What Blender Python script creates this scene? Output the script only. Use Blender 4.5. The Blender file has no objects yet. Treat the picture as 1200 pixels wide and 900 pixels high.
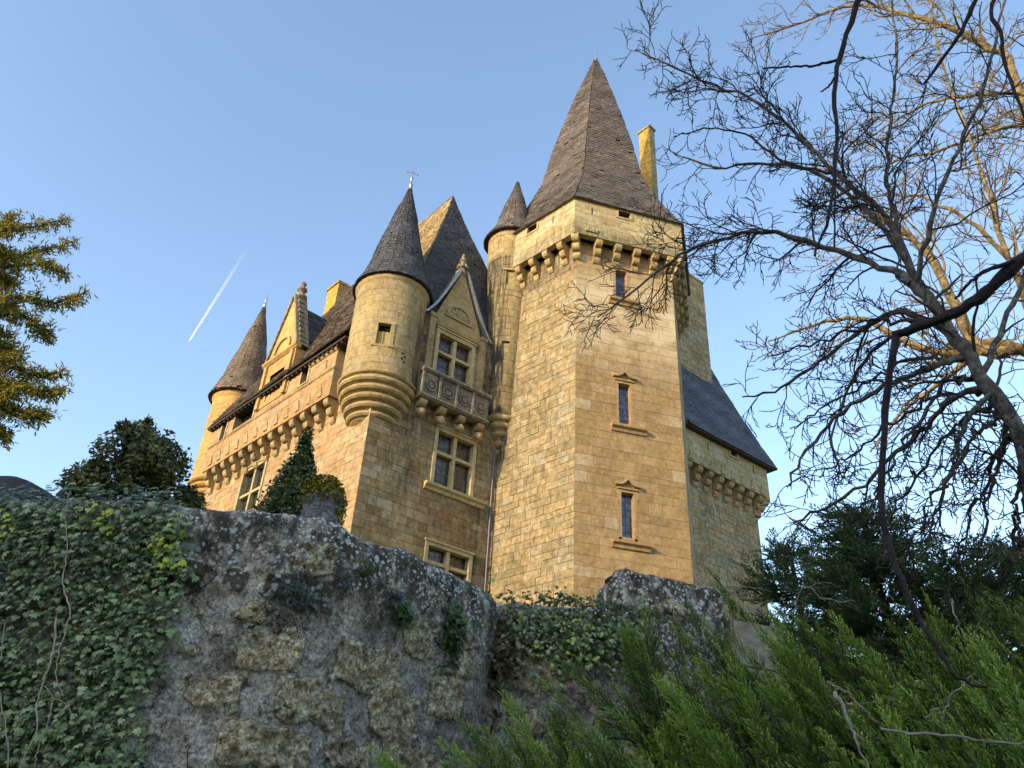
import bpy, math, random
import numpy as np
from mathutils import Vector, Matrix
R = math.radians
rnd = random.Random(7)
nrs = np.random.RandomState(7)
scene = bpy.context.scene
COL = scene.collection

# ------------------------------------------------------------------ camera
FPX = 955.0
zc = np.array([90., 1520., -FPX]); zc /= np.linalg.norm(zc)
fw = np.array([0, 0, -1.]); Yc = fw - fw.dot(zc) * zc; Yc /= np.linalg.norm(Yc); Xc = np.cross(Yc, zc)
RM = np.array([Xc, Yc, zc])
CAM = np.array([0, 0, 1.6])
cam = bpy.data.cameras.new('camera'); camo = bpy.data.objects.new('camera', cam); COL.objects.link(camo)
m4 = Matrix.Identity(4)
for i in range(3):
    for j in range(3): m4[i][j] = RM[i][j]
m4[0][3], m4[1][3], m4[2][3] = CAM
camo.matrix_world = m4
cam.sensor_width = 36; cam.lens = 36 * FPX / 1200; cam.clip_end = 20000; cam.clip_start = .05
scene.camera = camo
scene.render.resolution_x = 1024; scene.render.resolution_y = 768

# ------------------------------------------------------------------ sky, sun, exposure
SUN_AZ, SUN_EL = 228, 17
w = bpy.data.worlds.new('World'); scene.world = w; w.use_nodes = True
nt = w.node_tree; bg = nt.nodes['Background']
sky = nt.nodes.new('ShaderNodeTexSky'); sky.sky_type = 'NISHITA'; sky.sun_disc = False
sky.sun_elevation = R(SUN_EL); sky.sun_rotation = R(SUN_AZ)
sky.air_density = 1.0; sky.dust_density = 1.0; sky.ozone_density = 1.2
nt.links.new(sky.outputs[0], bg.inputs[0]); bg.inputs[1].default_value = 0.15
sl = bpy.data.lights.new('sun', 'SUN'); sl.energy = 2.0; sl.angle = R(0.6); sl.color = (1, .80, .52)
so = bpy.data.objects.new('sun', sl); COL.objects.link(so)
sd = Vector((math.sin(R(SUN_AZ)) * math.cos(R(SUN_EL)), math.cos(R(SUN_AZ)) * math.cos(R(SUN_EL)), math.sin(R(SUN_EL))))
so.rotation_euler = (-sd).to_track_quat('-Z', 'Y').to_euler()
so.location = sd * 200
scene.view_settings.view_transform = 'Standard'; scene.view_settings.look = 'None'
scene.view_settings.exposure = 1.56; scene.view_settings.gamma = 1

# ------------------------------------------------------------------ helpers
def at(px, py, D):
    """world point seen at (px,py) of the 1200x900 photograph, at horizontal distance D from the viewpoint"""
    v = RM @ np.array([px - 600, -(py - 450), -FPX]); v = v / math.hypot(v[0], v[1])
    return CAM + v * D
def azd(a): return np.array([math.sin(R(a)), math.cos(R(a))])

class MB:
    def __init__(s): s.v = []; s.f = []; s.m = []; s.t = []; s.a = []; s.sm = []
    def add(s, vs, fs, mat=0, tone=.5, att=0., smooth=False):
        b = len(s.v); s.v.extend([tuple(x) for x in vs])
        if hasattr(att, '__len__'): s.a.extend(att)
        else: s.a.extend([att] * len(vs))
        for f in fs:
            s.f.append(tuple(b + i for i in f)); s.m.append(mat); s.t.append(tone); s.sm.append(smooth)
    def build(s, name, mats, parent=None, loc=None, fix=False):
        me = bpy.data.meshes.new(name)
        P = root_loc(parent) if loc is None else np.array(loc)
        V = np.array(s.v, dtype=float).reshape(-1, 3) - P
        me.from_pydata(V.tolist(), [], s.f)
        if not isinstance(mats, (list, tuple)): mats = [mats]
        for m in mats: me.materials.append(m)
        me.polygons.foreach_set('material_index', s.m)
        me.polygons.foreach_set('use_smooth', s.sm)
        a = me.attributes.new('tone', 'FLOAT', 'FACE'); a.data.foreach_set('value', s.t)
        a = me.attributes.new('stain', 'FLOAT', 'POINT'); a.data.foreach_set('value', s.a)
        me.update()
        if fix:
            import bmesh
            bm = bmesh.new(); bm.from_mesh(me); bmesh.ops.recalc_face_normals(bm, faces=bm.faces); bm.to_mesh(me); bm.free()
        o = bpy.data.objects.new(name, me); COL.objects.link(o)
        if parent is not None: o.parent = parent
        else: o.location = P
        return o
def root_loc(o):
    p = np.zeros(3)
    while o is not None: p += np.array(o.location); o = o.parent
    return p
def npmesh(name, V, Fq, mats, parent=None, tone=None, stain=None, smooth=False, loc=None):
    """fast mesh from arrays; Fq (n,k) all the same size"""
    P = root_loc(parent) if loc is None else np.array(loc)
    me = bpy.data.meshes.new(name); V = np.asarray(V, dtype=np.float64) - P
    n, k = Fq.shape
    me.vertices.add(len(V)); me.vertices.foreach_set('co', V.ravel())
    me.loops.add(n * k); me.loops.foreach_set('vertex_index', Fq.astype(np.int32).ravel())
    me.polygons.add(n); me.polygons.foreach_set('loop_start', np.arange(0, n * k, k, dtype=np.int32))
    me.polygons.foreach_set('use_smooth', np.full(n, smooth))
    if not isinstance(mats, (list, tuple)): mats = [mats]
    for m in mats: me.materials.append(m)
    me.update(calc_edges=True)
    a = me.attributes.new('tone', 'FLOAT', 'FACE'); a.data.foreach_set('value', np.full(n, .5) if tone is None else tone)
    a = me.attributes.new('stain', 'FLOAT', 'POINT'); a.data.foreach_set('value', np.zeros(len(V)) if stain is None else stain)
    me.validate()
    o = bpy.data.objects.new(name, me); COL.objects.link(o)
    if parent is not None: o.parent = parent
    else: o.location = P
    return o
def tag(o, label=None, cat=None, group=None, kind=None):
    if label: o['label'] = label
    if cat: o['category'] = cat
    if group: o['group'] = group
    if kind: o['kind'] = kind
    return o
def empty(name, loc, label, cat, group=None):
    o = bpy.data.objects.new(name, None); COL.objects.link(o); o.location = tuple(float(x) for x in loc); o.empty_display_size = .3
    return tag(o, label, cat, group)

# ------------------------------------------------------------------ materials
def newmat(name):
    m = bpy.data.materials.new(name); m.use_nodes = True
    n = m.node_tree.nodes; b = n['Principled BSDF']; return m, m.node_tree, b
def N(nt, t, **k):
    n = nt.nodes.new(t)
    for a, v in k.items(): setattr(n, a, v)
    return n
def ramp(nt, fac, stops, interp='LINEAR'):
    r = N(nt, 'ShaderNodeValToRGB'); r.color_ramp.interpolation = interp
    e = r.color_ramp.elements
    while len(e) < len(stops): e.new(.5)
    for i, (p, c) in enumerate(stops):
        e[i].position = p; e[i].color = (c[0], c[1], c[2], 1) if hasattr(c, '__len__') else (c, c, c, 1)
    nt.links.new(fac, r.inputs[0]); return r.outputs[0]
def noise(nt, vec, scale, detail=4, rough=.6, dist=0):
    n = N(nt, 'ShaderNodeTexNoise'); n.inputs['Scale'].default_value = scale; n.inputs['Detail'].default_value = detail
    n.inputs['Roughness'].default_value = rough; n.inputs['Distortion'].default_value = dist
    nt.links.new(vec, n.inputs['Vector']); return n.outputs[0]
def mix(nt, f, a, b, mode='MIX'):
    m = N(nt, 'ShaderNodeMix', data_type='RGBA', blend_type=mode)
    for s, v in ((0, f), (6, a), (7, b)):
        if hasattr(v, 'links'): nt.links.new(v, m.inputs[s])
        elif s == 0: m.inputs[0].default_value = v
        else: m.inputs[s].default_value = (*v, 1)
    return m.outputs[2]
def math_(nt, op, a, b=None):
    m = N(nt, 'ShaderNodeMath', operation=op)
    for i, v in enumerate((a, b)):
        if v is None: continue
        if hasattr(v, 'links'): nt.links.new(v, m.inputs[i])
        else: m.inputs[i].default_value = v
    return m.outputs[0]
def attr(nt, name): return N(nt, 'ShaderNodeAttribute', attribute_name=name).outputs['Fac']
def scaled(nt, vec, s):
    m = N(nt, 'ShaderNodeMapping'); m.inputs['Scale'].default_value = s; nt.links.new(vec, m.inputs[0]); return m.outputs[0]

def stone_mat(name, cols, stain_col=(.035, .033, .028), mott=.5, dirt=.5, joint=(.10, .08, .05), streak=(5, 5, .55)):
    m, nt, b = newmat(name)
    vec = N(nt, 'ShaderNodeTexCoord').outputs['Object']
    tone = attr(nt, 'tone')
    n1 = noise(nt, vec, .55, 5, .6); n2 = noise(nt, vec, 4.5, 6, .7); n3 = noise(nt, vec, 26, 4, .7)
    k = len(cols)
    cols = [(q[0] * .81, q[1] * .82, q[2] * .84) for q in cols]
    c = ramp(nt, tone, [(i / (k - 1), cols[i]) for i in range(k)])
    c = mix(nt, min(1, mott * 1.35), c, ramp(nt, n2, [(.30, .35), (.5, .95), (.70, 1.55)]), 'MULTIPLY')
    c = mix(nt, .35, c, ramp(nt, n3, [(.32, .4), (.5, 1.), (.68, 1.6)]), 'MULTIPLY')
    c = mix(nt, .55, c, ramp(nt, n1, [(.3, .62), (.5, 1.0), (.7, 1.28)]), 'MULTIPLY')
    # lichen and grime blotches
    pat = noise(nt, vec, 1.7, 8, .75, .4)
    c = mix(nt, math_(nt, 'MULTIPLY', ramp(nt, pat, [(.52, 0.), (.66, 1.)]), dirt), c, (.13, .115, .07))
    c = mix(nt, math_(nt, 'MULTIPLY', ramp(nt, noise(nt, vec, 9, 6, .8), [(.58, 0.), (.68, 1.)]), dirt * .8), c, (.33, .31, .24))
    # streaks where water runs (vertex attribute times vertical noise)
    st = attr(nt, 'stain'); sn = noise(nt, scaled(nt, vec, streak), 1.3, 7, .72)
    sf = math_(nt, 'MULTIPLY', st, ramp(nt, sn, [(.36, 0.), (.56, 1.)]))
    c = mix(nt, sf, c, stain_col)
    # joints carry tone < 0
    jf = math_(nt, 'MULTIPLY', math_(nt, 'LESS_THAN', tone, -0.01), ramp(nt, noise(nt, vec, 1.3, 5, .7), [(.40, .12), (.62, 1.)]))
    c = mix(nt, jf, c, joint)
    nt.links.new(c, b.inputs['Base Color']); b.inputs['Roughness'].default_value = .92
    b.inputs['Specular IOR Level'].default_value = .15
    bp = N(nt, 'ShaderNodeBump'); bp.inputs['Strength'].default_value = .55; bp.inputs['Distance'].default_value = .05
    nt.links.new(mix(nt, .35, n2, n3), bp.inputs['Height']); nt.links.new(bp.outputs[0], b.inputs['Normal'])
    return m
def slate_mat(name, cols, lichen=(.30, .24, .12), lf=.25):
    m, nt, b = newmat(name)
    vec = N(nt, 'ShaderNodeTexCoord').outputs['Object']
    tone = attr(nt, 'tone'); k = len(cols)
    c = ramp(nt, tone, [(i / (k - 1), cols[i]) for i in range(k)])
    c = mix(nt, .55, c, ramp(nt, noise(nt, vec, .8, 6, .65), [(.3, .55), (.5, 1.), (.7, 1.45)]), 'MULTIPLY')
    c = mix(nt, .5, c, ramp(nt, noise(nt, vec, 11, 4, .7), [(.3, .5), (.5, 1.), (.7, 1.5)]), 'MULTIPLY')
    c = mix(nt, math_(nt, 'MULTIPLY', ramp(nt, noise(nt, vec, 3.2, 8, .8), [(.54, 0.), (.66, 1.)]), lf), c, lichen)
    c = mix(nt, math_(nt, 'MULTIPLY', ramp(nt, noise(nt, vec, 7, 5, .8), [(.66, 0.), (.69, 1.)]), lf * 1.6), c, (.42, .41, .36))
    nt.links.new(c, b.inputs['Base Color']); b.inputs['Roughness'].default_value = .62
    b.inputs['Specular IOR Level'].default_value = .3
    bp = N(nt, 'ShaderNodeBump'); bp.inputs['Strength'].default_value = .5; bp.inputs['Distance'].default_value = .02
    nt.links.new(noise(nt, vec, 18, 4, .7), bp.inputs['Height']); nt.links.new(bp.outputs[0], b.inputs['Normal'])
    return m
def plain_mat(name, col, rough=.7, metal=0., spec=.3, var=.3, scale=8):
    m, nt, b = newmat(name)
    vec = N(nt, 'ShaderNodeTexCoord').outputs['Object']
    c = mix(nt, var, col, ramp(nt, noise(nt, vec, scale, 5, .7), [(.3, .4), (.5, 1.), (.7, 1.6)]), 'MULTIPLY')
    nt.links.new(c, b.inputs['Base Color']); b.inputs['Roughness'].default_value = rough; b.inputs['Metallic'].default_value = metal
    b.inputs['Specular IOR Level'].default_value = spec
    bp = N(nt, 'ShaderNodeBump'); bp.inputs['Strength'].default_value = .4; bp.inputs['Distance'].default_value = .01
    nt.links.new(noise(nt, vec, scale * 4, 4, .7), bp.inputs['Height']); nt.links.new(bp.outputs[0], b.inputs['Normal'])
    return m
def leaf_mat(name, cols, rough=.5, trans=.25, spec=.4, scale=1.5, vari=.5, gloss=None):
    m, nt, b = newmat(name)
    vec = N(nt, 'ShaderNodeTexCoord').outputs['Object']
    tone = attr(nt, 'tone'); k = len(cols)
    c = ramp(nt, tone, [(i / (k - 1), cols[i]) for i in range(k)])
    c = mix(nt, vari, c, ramp(nt, noise(nt, vec, scale, 4, .6), [(.3, .5), (.5, 1.), (.7, 1.5)]), 'MULTIPLY')
    nt.links.new(c, b.inputs['Base Color']); b.inputs['Roughness'].default_value = rough
    b.inputs['Specular IOR Level'].default_value = spec
    tr = N(nt, 'ShaderNodeBsdfTranslucent'); nt.links.new(c, tr.inputs[0])
    ms = N(nt, 'ShaderNodeMixShader'); ms.inputs[0].default_value = trans
    nt.links.new(b.outputs[0], ms.inputs[1]); nt.links.new(tr.outputs[0], ms.inputs[2])
    nt.links.new(ms.outputs[0], nt.nodes['Material Output'].inputs[0])
    return m
def glass_mat(name, col, rough=.12):
    m, nt, b = newmat(name)
    vec = N(nt, 'ShaderNodeTexCoord').outputs['Object']
    vo = N(nt, 'ShaderNodeTexVoronoi'); vo.inputs['Scale'].default_value = 6; nt.links.new(vec, vo.inputs[0])
    c = mix(nt, .8, col, ramp(nt, vo.outputs['Color'], [(.2, .15), (.8, 1.6)]), 'MULTIPLY')
    nt.links.new(c, b.inputs['Base Color']); b.inputs['Roughness'].default_value = rough
    b.inputs['Specular IOR Level'].default_value = .9
    bp = N(nt, 'ShaderNodeBump'); bp.inputs['Strength'].default_value = .35; bp.inputs['Distance'].default_value = .02
    nt.links.new(vo.outputs['Distance'], bp.inputs['Height']); nt.links.new(bp.outputs[0], b.inputs['Normal'])
    return m
def bark_mat(name, c0, c1, c2, scale=14):
    m, nt, b = newmat(name)
    vec = N(nt, 'ShaderNodeTexCoord').outputs['Object']
    n = noise(nt, vec, scale, 6, .75)
    c = ramp(nt, n, [(.32, c0), (.5, c1), (.68, c2)])
    nt.links.new(c, b.inputs['Base Color']); b.inputs['Roughness'].default_value = .9; b.inputs['Specular IOR Level'].default_value = .15
    bp = N(nt, 'ShaderNodeBump'); bp.inputs['Strength'].default_value = .7; bp.inputs['Distance'].default_value = .02
    nt.links.new(n, bp.inputs['Height']); nt.links.new(bp.outputs[0], b.inputs['Normal'])
    return m

M_L = stone_mat('stone_pale_weathered', [(.30, .235, .125), (.37, .28, .145), (.42, .30, .155), (.43, .35, .21), (.34, .29, .19)], mott=.6, dirt=.7)
M_C = stone_mat('stone_ochre', streak=(.5, .5, .9), stain_col=(.50, .41, .27), cols=[(.33, .215, .095), (.38, .25, .11), (.40, .26, .125), (.43, .30, .15), (.52, .42, .27)], mott=.4, dirt=.3, joint=(.2, .14, .07))
M_B = stone_mat('stone_brown', [(.25, .16, .07), (.33, .235, .115), (.36, .27, .14), (.30, .20, .10), (.44, .36, .23)], mott=.55, dirt=.5)
M_A = stone_mat('stone_rosy', [(.42, .25, .11), (.48, .29, .13), (.44, .31, .16), (.40, .25, .12), (.50, .38, .22)], mott=.45, dirt=.25, joint=(.2, .13, .07))
M_P = stone_mat('stone_parapet', [(.36, .30, .16), (.42, .35, .19), (.46, .38, .21), (.40, .29, .13), (.50, .44, .29)], mott=.45, dirt=.45)
M_T = stone_mat('stone_turret', [(.37, .27, .12), (.40, .30, .14), (.42, .31, .15), (.36, .29, .16)], mott=.4, dirt=.35)
M_TR = stone_mat('stone_trim', [(.46, .37, .19), (.50, .40, .21)], mott=.35, dirt=.25)
M_CB = stone_mat('stone_corbel', [(.40, .28, .13), (.45, .33, .16), (.36, .27, .15)], mott=.5, dirt=.4)
M_G = stone_mat('stone_grey_balcony', [(.17, .14, .10), (.28, .24, .16), (.12, .105, .085)], mott=.9, dirt=.9)
M_Y = stone_mat('stone_sunlit_gold', [(.50, .30, .06), (.55, .33, .08)], mott=.5, dirt=.3)  # warm sunlight put into the stone colour of the chimneys' lit face
M_YT = stone_mat('stone_sunlit_turret', [(.50, .30, .10), (.54, .33, .12), (.48, .31, .13)], mott=.35, dirt=.2)  # low sun's gold put into the turret and dormer stone colour
S_MAIN = slate_mat('slate_brown', [(.070, .056, .047), (.105, .082, .064), (.080, .068, .060), (.15, .12, .09)], lf=.3, lichen=(.2, .15, .08))
S_DARK = slate_mat('slate_dark', [(.032, .033, .038), (.05, .05, .055), (.07, .068, .068), (.045, .045, .055)], lf=.3, lichen=(.12, .115, .09))
S_GOLD = slate_mat('slate_sunlit_gold', [(.26, .19, .08), (.32, .23, .09), (.22, .16, .08)], lf=.6, lichen=(.52, .38, .12))  # sunlit gold put into slate and lichen colours of the lit slope
S_WARM = slate_mat('slate_warm_wing', [(.11, .08, .055), (.15, .11, .07), (.09, .07, .055)], lf=.35, lichen=(.25, .20, .11))
S_BLUE = slate_mat('slate_blue', [(.05, .055, .07), (.07, .075, .09), (.10, .10, .115), (.06, .06, .075)], lf=.15, lichen=(.16, .13, .09))
M_LEAD = plain_mat('lead', (.32, .33, .35), .35, .6, .5, .5, 6)
M_IRON = plain_mat('iron', (.12, .12, .13), .5, .6)
M_WOOD = plain_mat('dark_wood', (.05, .035, .022), .8)
M_SHUT = plain_mat('shutter_wood', (.30, .25, .09), .8)
M_DARK = plain_mat('dark_interior', (.012, .010, .008), .95, spec=.02)
M_GLB = glass_mat('leaded_glass_sky', (.05, .07, .13), .16)  # blue of the reflected sky put into the pane colour
M_GLD = glass_mat('leaded_glass_dark', (.035, .028, .02), .2)
M_VOID = M_DARK

# ------------------------------------------------------------------ wall builders
def frame(P0, d, nrm):
    P0 = np.array([P0[0], P0[1]]); d = np.array(d); nrm = np.array(nrm)
    def f(u, z, n=0.):
        p = P0 + d * u + nrm * n
        return (p[0], p[1], z)
    return f
def pbox(mb, f, u0, u1, z0, z1, n0, n1, mat=0, tone=.5, att=0.):
    vs = [f(u, z, n) for n in (n0, n1) for z in (z0, z1) for u in (u0, u1)]
    mb.add(vs, [(0, 1, 3, 2), (4, 6, 7, 5), (0, 4, 5, 1), (2, 3, 7, 6), (0, 2, 6, 4), (1, 5, 7, 3)], mat, tone, att)
def pprism(mb, f, poly, n0, n1, mat=0, tone=.5, att=0.):
    """polygon in (u,z) extruded along n"""
    k = len(poly); vs = [f(u, z, n0) for u, z in poly] + [f(u, z, n1) for u, z in poly]
    mb.add(vs, [tuple(range(k))[::-1], tuple(range(k, 2 * k))] + [(i, (i + 1) % k, k + (i + 1) % k, k + i) for i in range(k)], mat, tone, att)
def ashlar(mb, f, u0, u1, z0, z1, h=.36, wmin=.35, wmax=.85, holes=(), joint=.011, depth=.014, tone=None, stain=None, maxseg=9., mat=0, lim=None, rough=.010):
    """courses of individually cut stones with recessed joints; holes are (ua,ub,za,zb)"""
    br = sorted(set([z0, z1] + [z for hh in holes for z in hh[2:] if z0 < z < z1]))
    if tone is None: tone = lambda u, z: rnd.random()
    for a, b in zip(br[:-1], br[1:]):
        n = max(1, round((b - a) / h)); cuts = [a + (b - a) * i / n for i in range(n + 1)]
        for i in range(1, n): cuts[i] += rnd.uniform(-.22, .22) * (b - a) / n
        for za, zb in zip(cuts[:-1], cuts[1:]):
            zm = (za + zb) / 2; iv = [(u0, u1)]
            if lim: iv = [lim(zm)]
            for hh in holes:
                if hh[2] < zm < hh[3]:
                    nv = []
                    for (p, q) in iv:
                        if hh[1] <= p or hh[0] >= q: nv.append((p, q)); continue
                        if hh[0] > p: nv.append((p, hh[0]))
                        if hh[1] < q: nv.append((hh[1], q))
                    iv = nv
            for (p, q) in iv:
                if q - p < .02: continue
                us = [p]
                while q - us[-1] > wmax: us.append(us[-1] + rnd.uniform(wmin, wmax))
                us.append(q)
                if len(us) > 2 and us[-1] - us[-2] < wmin * .5: us.pop(-2)
                for ua, ub in zip(us[:-1], us[1:]):
                    j = min(joint, (ub - ua) * .2, (zb - za) * .2); nn = rnd.uniform(-rough, rough) * .6
                    k = max(1, math.ceil((ub - ua) / maxseg))
                    ti = [ua + j + (ub - ua - 2 * j) * s / k for s in range(k + 1)]
                    to = [ua + (ub - ua) * s / k for s in range(k + 1)]
                    vs = [f(x, za + j, nn) for x in ti] + [f(x, zb - j, nn) for x in ti] + [f(x, za, -depth) for x in to] + [f(x, zb, -depth) for x in to]
                    st = 0.
                    if stain: st = [stain(x, za) for x in ti] + [stain(x, zb) for x in ti] + [stain(x, za) for x in to] + [stain(x, zb) for x in to]
                    K = k + 1; t = min(1., max(0., tone((ua + ub) / 2, zm)))
                    mb.add(vs, [(s, s + 1, K + s + 1, K + s) for s in range(k)], mat, t, st)
                    base = len(mb.v) - 4 * K
                    fs = []
                    for s in range(k):
                        fs.append((2 * K + s, 2 * K + s + 1, s + 1, s)); fs.append((K + s, K + s + 1, 3 * K + s + 1, 3 * K + s))
                    fs.append((2 * K, 0, K, 3 * K)); fs.append((k, 2 * K + k, 3 * K + k, K + k))
                    for q_ in fs:
                        mb.f.append(tuple(base + i for i in q_)); mb.m.append(mat); mb.t.append(-1.); mb.sm.append(False)
def cyl(cx, cy, r, phi0=0.):
    """u is arc length, r a number or function of z"""
    def f(u, z, n=0.):
        rr = (r(z) if callable(r) else r); r0 = (r(20) if callable(r) else r)
        a = phi0 + u / r0
        return (cx + (rr + n) * math.sin(a), cy + (rr + n) * math.cos(a), z)
    return f
def lathe(mb, cx, cy, prof, seg=40, mat=0, tone=.5, a0=0., a1=2 * math.pi, smooth=True, att=0.):
    full = abs(a1 - a0 - 2 * math.pi) < 1e-6; n = seg if full else seg + 1
    vs = []
    for r, z in prof:
        for i in range(n):
            a = a0 + (a1 - a0) * i / seg; vs.append((cx + r * math.sin(a), cy + r * math.cos(a), z))
    fs = []
    for k in range(len(prof) - 1):
        for i in range(seg):
            j = (i + 1) % n; fs.append((k * n + i, k * n + j, (k + 1) * n + j, (k + 1) * n + i))
    mb.add(vs, fs, mat, tone, att, smooth)
def slates(mb, P, L, wfn, row=.21, w=.24, lift=.028, mat=0, seg=1):
    """P(a,t)->point (a 0..1 across, t 0..1 up), L slope length, wfn(t) width; every slate its own tilted tile"""
    n = max(3, int(L / row)); ctr = None
    vs, fs = [], []
    for i in range(n):
        t0, t1 = i / n, min(1., (i + 1.35) / n); W = wfn(t0)
        m = max(1, int(W / w)); off = rnd.random()
        cuts = [0.] + [min(1., max(0., (j + off * .8 + rnd.uniform(-.18, .18)) / m)) for j in range(m)] + [1.]
        cuts = sorted(set(cuts))
        for a, b in zip(cuts[:-1], cuts[1:]):
            if b - a < .12 / m: continue
            g = .006 / max(W, .1)
            a_, b_ = a + g, b - g
            p = [np.array(P(a_, t0)), np.array(P(b_, t0)), np.array(P(b_, t1)), np.array(P(a_, t1))]
            nn = np.cross(p[1] - p[0], p[3] - p[0]); l = np.linalg.norm(nn)
            if l < 1e-9:
                nn = np.cross(p[1] - p[0], p[2] - p[0]); l = np.linalg.norm(nn) + 1e-9
            nn /= l
            dwn = (p[0] - p[3]); dwn = dwn / (np.linalg.norm(dwn) + 1e-9) * rnd.uniform(0, .03)
            lf = lift * rnd.uniform(.6, 1.5); lf2 = lift * rnd.uniform(.6, 1.5)
            sg_ = .03 * math.sin(p[0][0] * 1.7 + p[0][2] * .9) + .022 * math.sin(p[0][2] * 2.3 + p[0][1] * 1.1) + .012 * math.sin(p[0][0] * 5.1 - p[0][2] * 4.3)
            if rnd.random() < .012: continue
            lf += sg_ * .6 + .03; lf2 += sg_ * .6 + .03; p[2] = p[2] + nn * (sg_ * .6 + .03); p[3] = p[3] + nn * (sg_ * .6 + .03)
            q = [p[0] + nn * lf + dwn, p[1] + nn * lf2 + dwn, p[2] + nn * .004, p[3] + nn * .004, p[0] + dwn, p[1] + dwn]
            mb.add(q, [(0, 1, 2, 3), (4, 5, 1, 0), (4, 0, 3), (5, 2, 1)], mat, rnd.random())
    # underlay
    K = 24; vs = []; H = 3
    for i in range(K + 1):
        for j in range(H + 1):
            p0 = np.array(P(j / H, i / K)); pa = np.array(P(min(1, j / H + .05), min(.97, i / K))) - np.array(P(max(0, j / H - .05), min(.97, i / K))); pb = np.array(P(j / H, min(1, i / K + .03))) - np.array(P(j / H, max(0, i / K - .03)))
            nn = np.cross(pa, pb); vs.append(p0 - nn / (np.linalg.norm(nn) + 1e-9) * .05)
    mb.add(vs, [(i * (H + 1) + j, i * (H + 1) + j + 1, (i + 1) * (H + 1) + j + 1, (i + 1) * (H + 1) + j) for i in range(K) for j in range(H)], mat, .2)
def bilerp_roof(E0, E1, T0, T1, flare=1.0):
    E0, E1, T0, T1 = map(np.array, (E0, E1, T0, T1))
    def P(a, t):
        e = E0 * (1 - a) + E1 * a; c = T0 * (1 - a) + T1 * a
        p = e * (1 - t) + c * t
        s = (1 - t) ** flare
        p[:2] = c[:2] + (e[:2] - c[:2]) * s
        return p
    L = (np.linalg.norm(T0 - E0) + np.linalg.norm(T1 - E1)) / 2
    W = lambda t: np.linalg.norm(E1 - E0) * (1 - t) + np.linalg.norm(T1 - T0) * t
    return P, L, W
def corbel_profile(proj, height, steps):
    """(n,z) from the wall foot up to the top, rounded steps"""
    pts = [(0, 0)]; sh = height / steps; sp = proj / steps
    for k in range(steps):
        z0 = k * sh; n1 = (k + 1) * sp
        pts.append((n1 - sp * .95, z0))
        for i in range(1, 5):
            a = i / 4 * math.pi / 2
            pts.append((n1 - sp * .95 + sp * .9 * math.sin(a), z0 + sh * .62 * (1 - math.cos(a))))
        pts.append((n1 - sp * .05, z0 + sh * .80)); pts.append((n1 - sp * .34, z0 + sh * .86)); pts.append((n1 - sp * .34, z0 + sh))
    pts.append((0, height)); return pts
def corbel(mb, f, u, z0, w=.38, proj=.62, height=1.0, steps=3, tone=None):
    prof = corbel_profile(proj, height, steps); k = len(prof); t = rnd.random() if tone is None else tone
    vs = [f(u - w / 2, z0 + z, n - .05) for n, z in prof] + [f(u + w / 2, z0 + z, n - .05) for n, z in prof]
    mb.add(vs, [tuple(range(k))[::-1], tuple(range(k, 2 * k))] + [(i, (i + 1) % k, k + (i + 1) % k, k + i) for i in range(k)], 0, t)
def tube(pts, radii, sides=6, cap=True):
    """arrays for a tapered tube"""
    pts = np.asarray(pts, float); n = len(pts); T = np.gradient(pts, axis=0); T /= (np.linalg.norm(T, axis=1)[:, None] + 1e-9)
    ref = np.array([0.3, .2, 1.]) if abs(T[0][2]) < .8 else np.array([1., .2, 0.1])
    U = np.cross(T, ref); U /= (np.linalg.norm(U, axis=1)[:, None] + 1e-9); W = np.cross(T, U)
    a = np.arange(sides) * 2 * np.pi / sides
    V = pts[:, None, :] + np.asarray(radii)[:, None, None] * (np.cos(a)[None, :, None] * U[:, None, :] + np.sin(a)[None, :, None] * W[:, None, :])
    V = V.reshape(-1, 3); i = np.arange(n - 1)[:, None] * sides; j = np.arange(sides)[None, :]; j2 = (j + 1) % sides
    Fc = np.stack([i + j, i + j2, i + sides + j2, i + sides + j], -1).reshape(-1, 4)
    return V, Fc
class TB:
    """collects tubes"""
    def __init__(s): s.V = []; s.F = []; s.n = 0
    def add(s, pts, radii, sides=6):
        V, Fc = tube(pts, radii, sides); s.V.append(V); s.F.append(Fc + s.n); s.n += len(V)
    def build(s, name, mat, parent=None, loc=None):
        return npmesh(name, np.concatenate(s.V), np.concatenate(s.F), mat, parent, smooth=True, loc=loc)

# ------------------------------------------------------------------ plan of the castle (metres; the viewer stands at the origin looking north)
K1 = at(672, 705, 30)[:2]
dL, dC, dD = azd(-44.6), azd(75.4), azd(15.4)
J = K1 + 4.62 * dL
dB, nB, inB = azd(52), azd(142), azd(-38)
Kc = J - 6.65 * dB
dA, nA, inA = azd(-42.5), azd(-132.5), azd(47.5)
HEXC = K1 + dC * 2.5 + azd(-14.6) * 4.33
ZG = 8.6
fL = frame(K1, dL, azd(-134.6)); fC = frame(K1, dC, azd(165.4)); fB = frame(Kc, dB, nB); fA = frame(Kc, dA, nA)
fR = frame(J, dB, nB)

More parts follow.
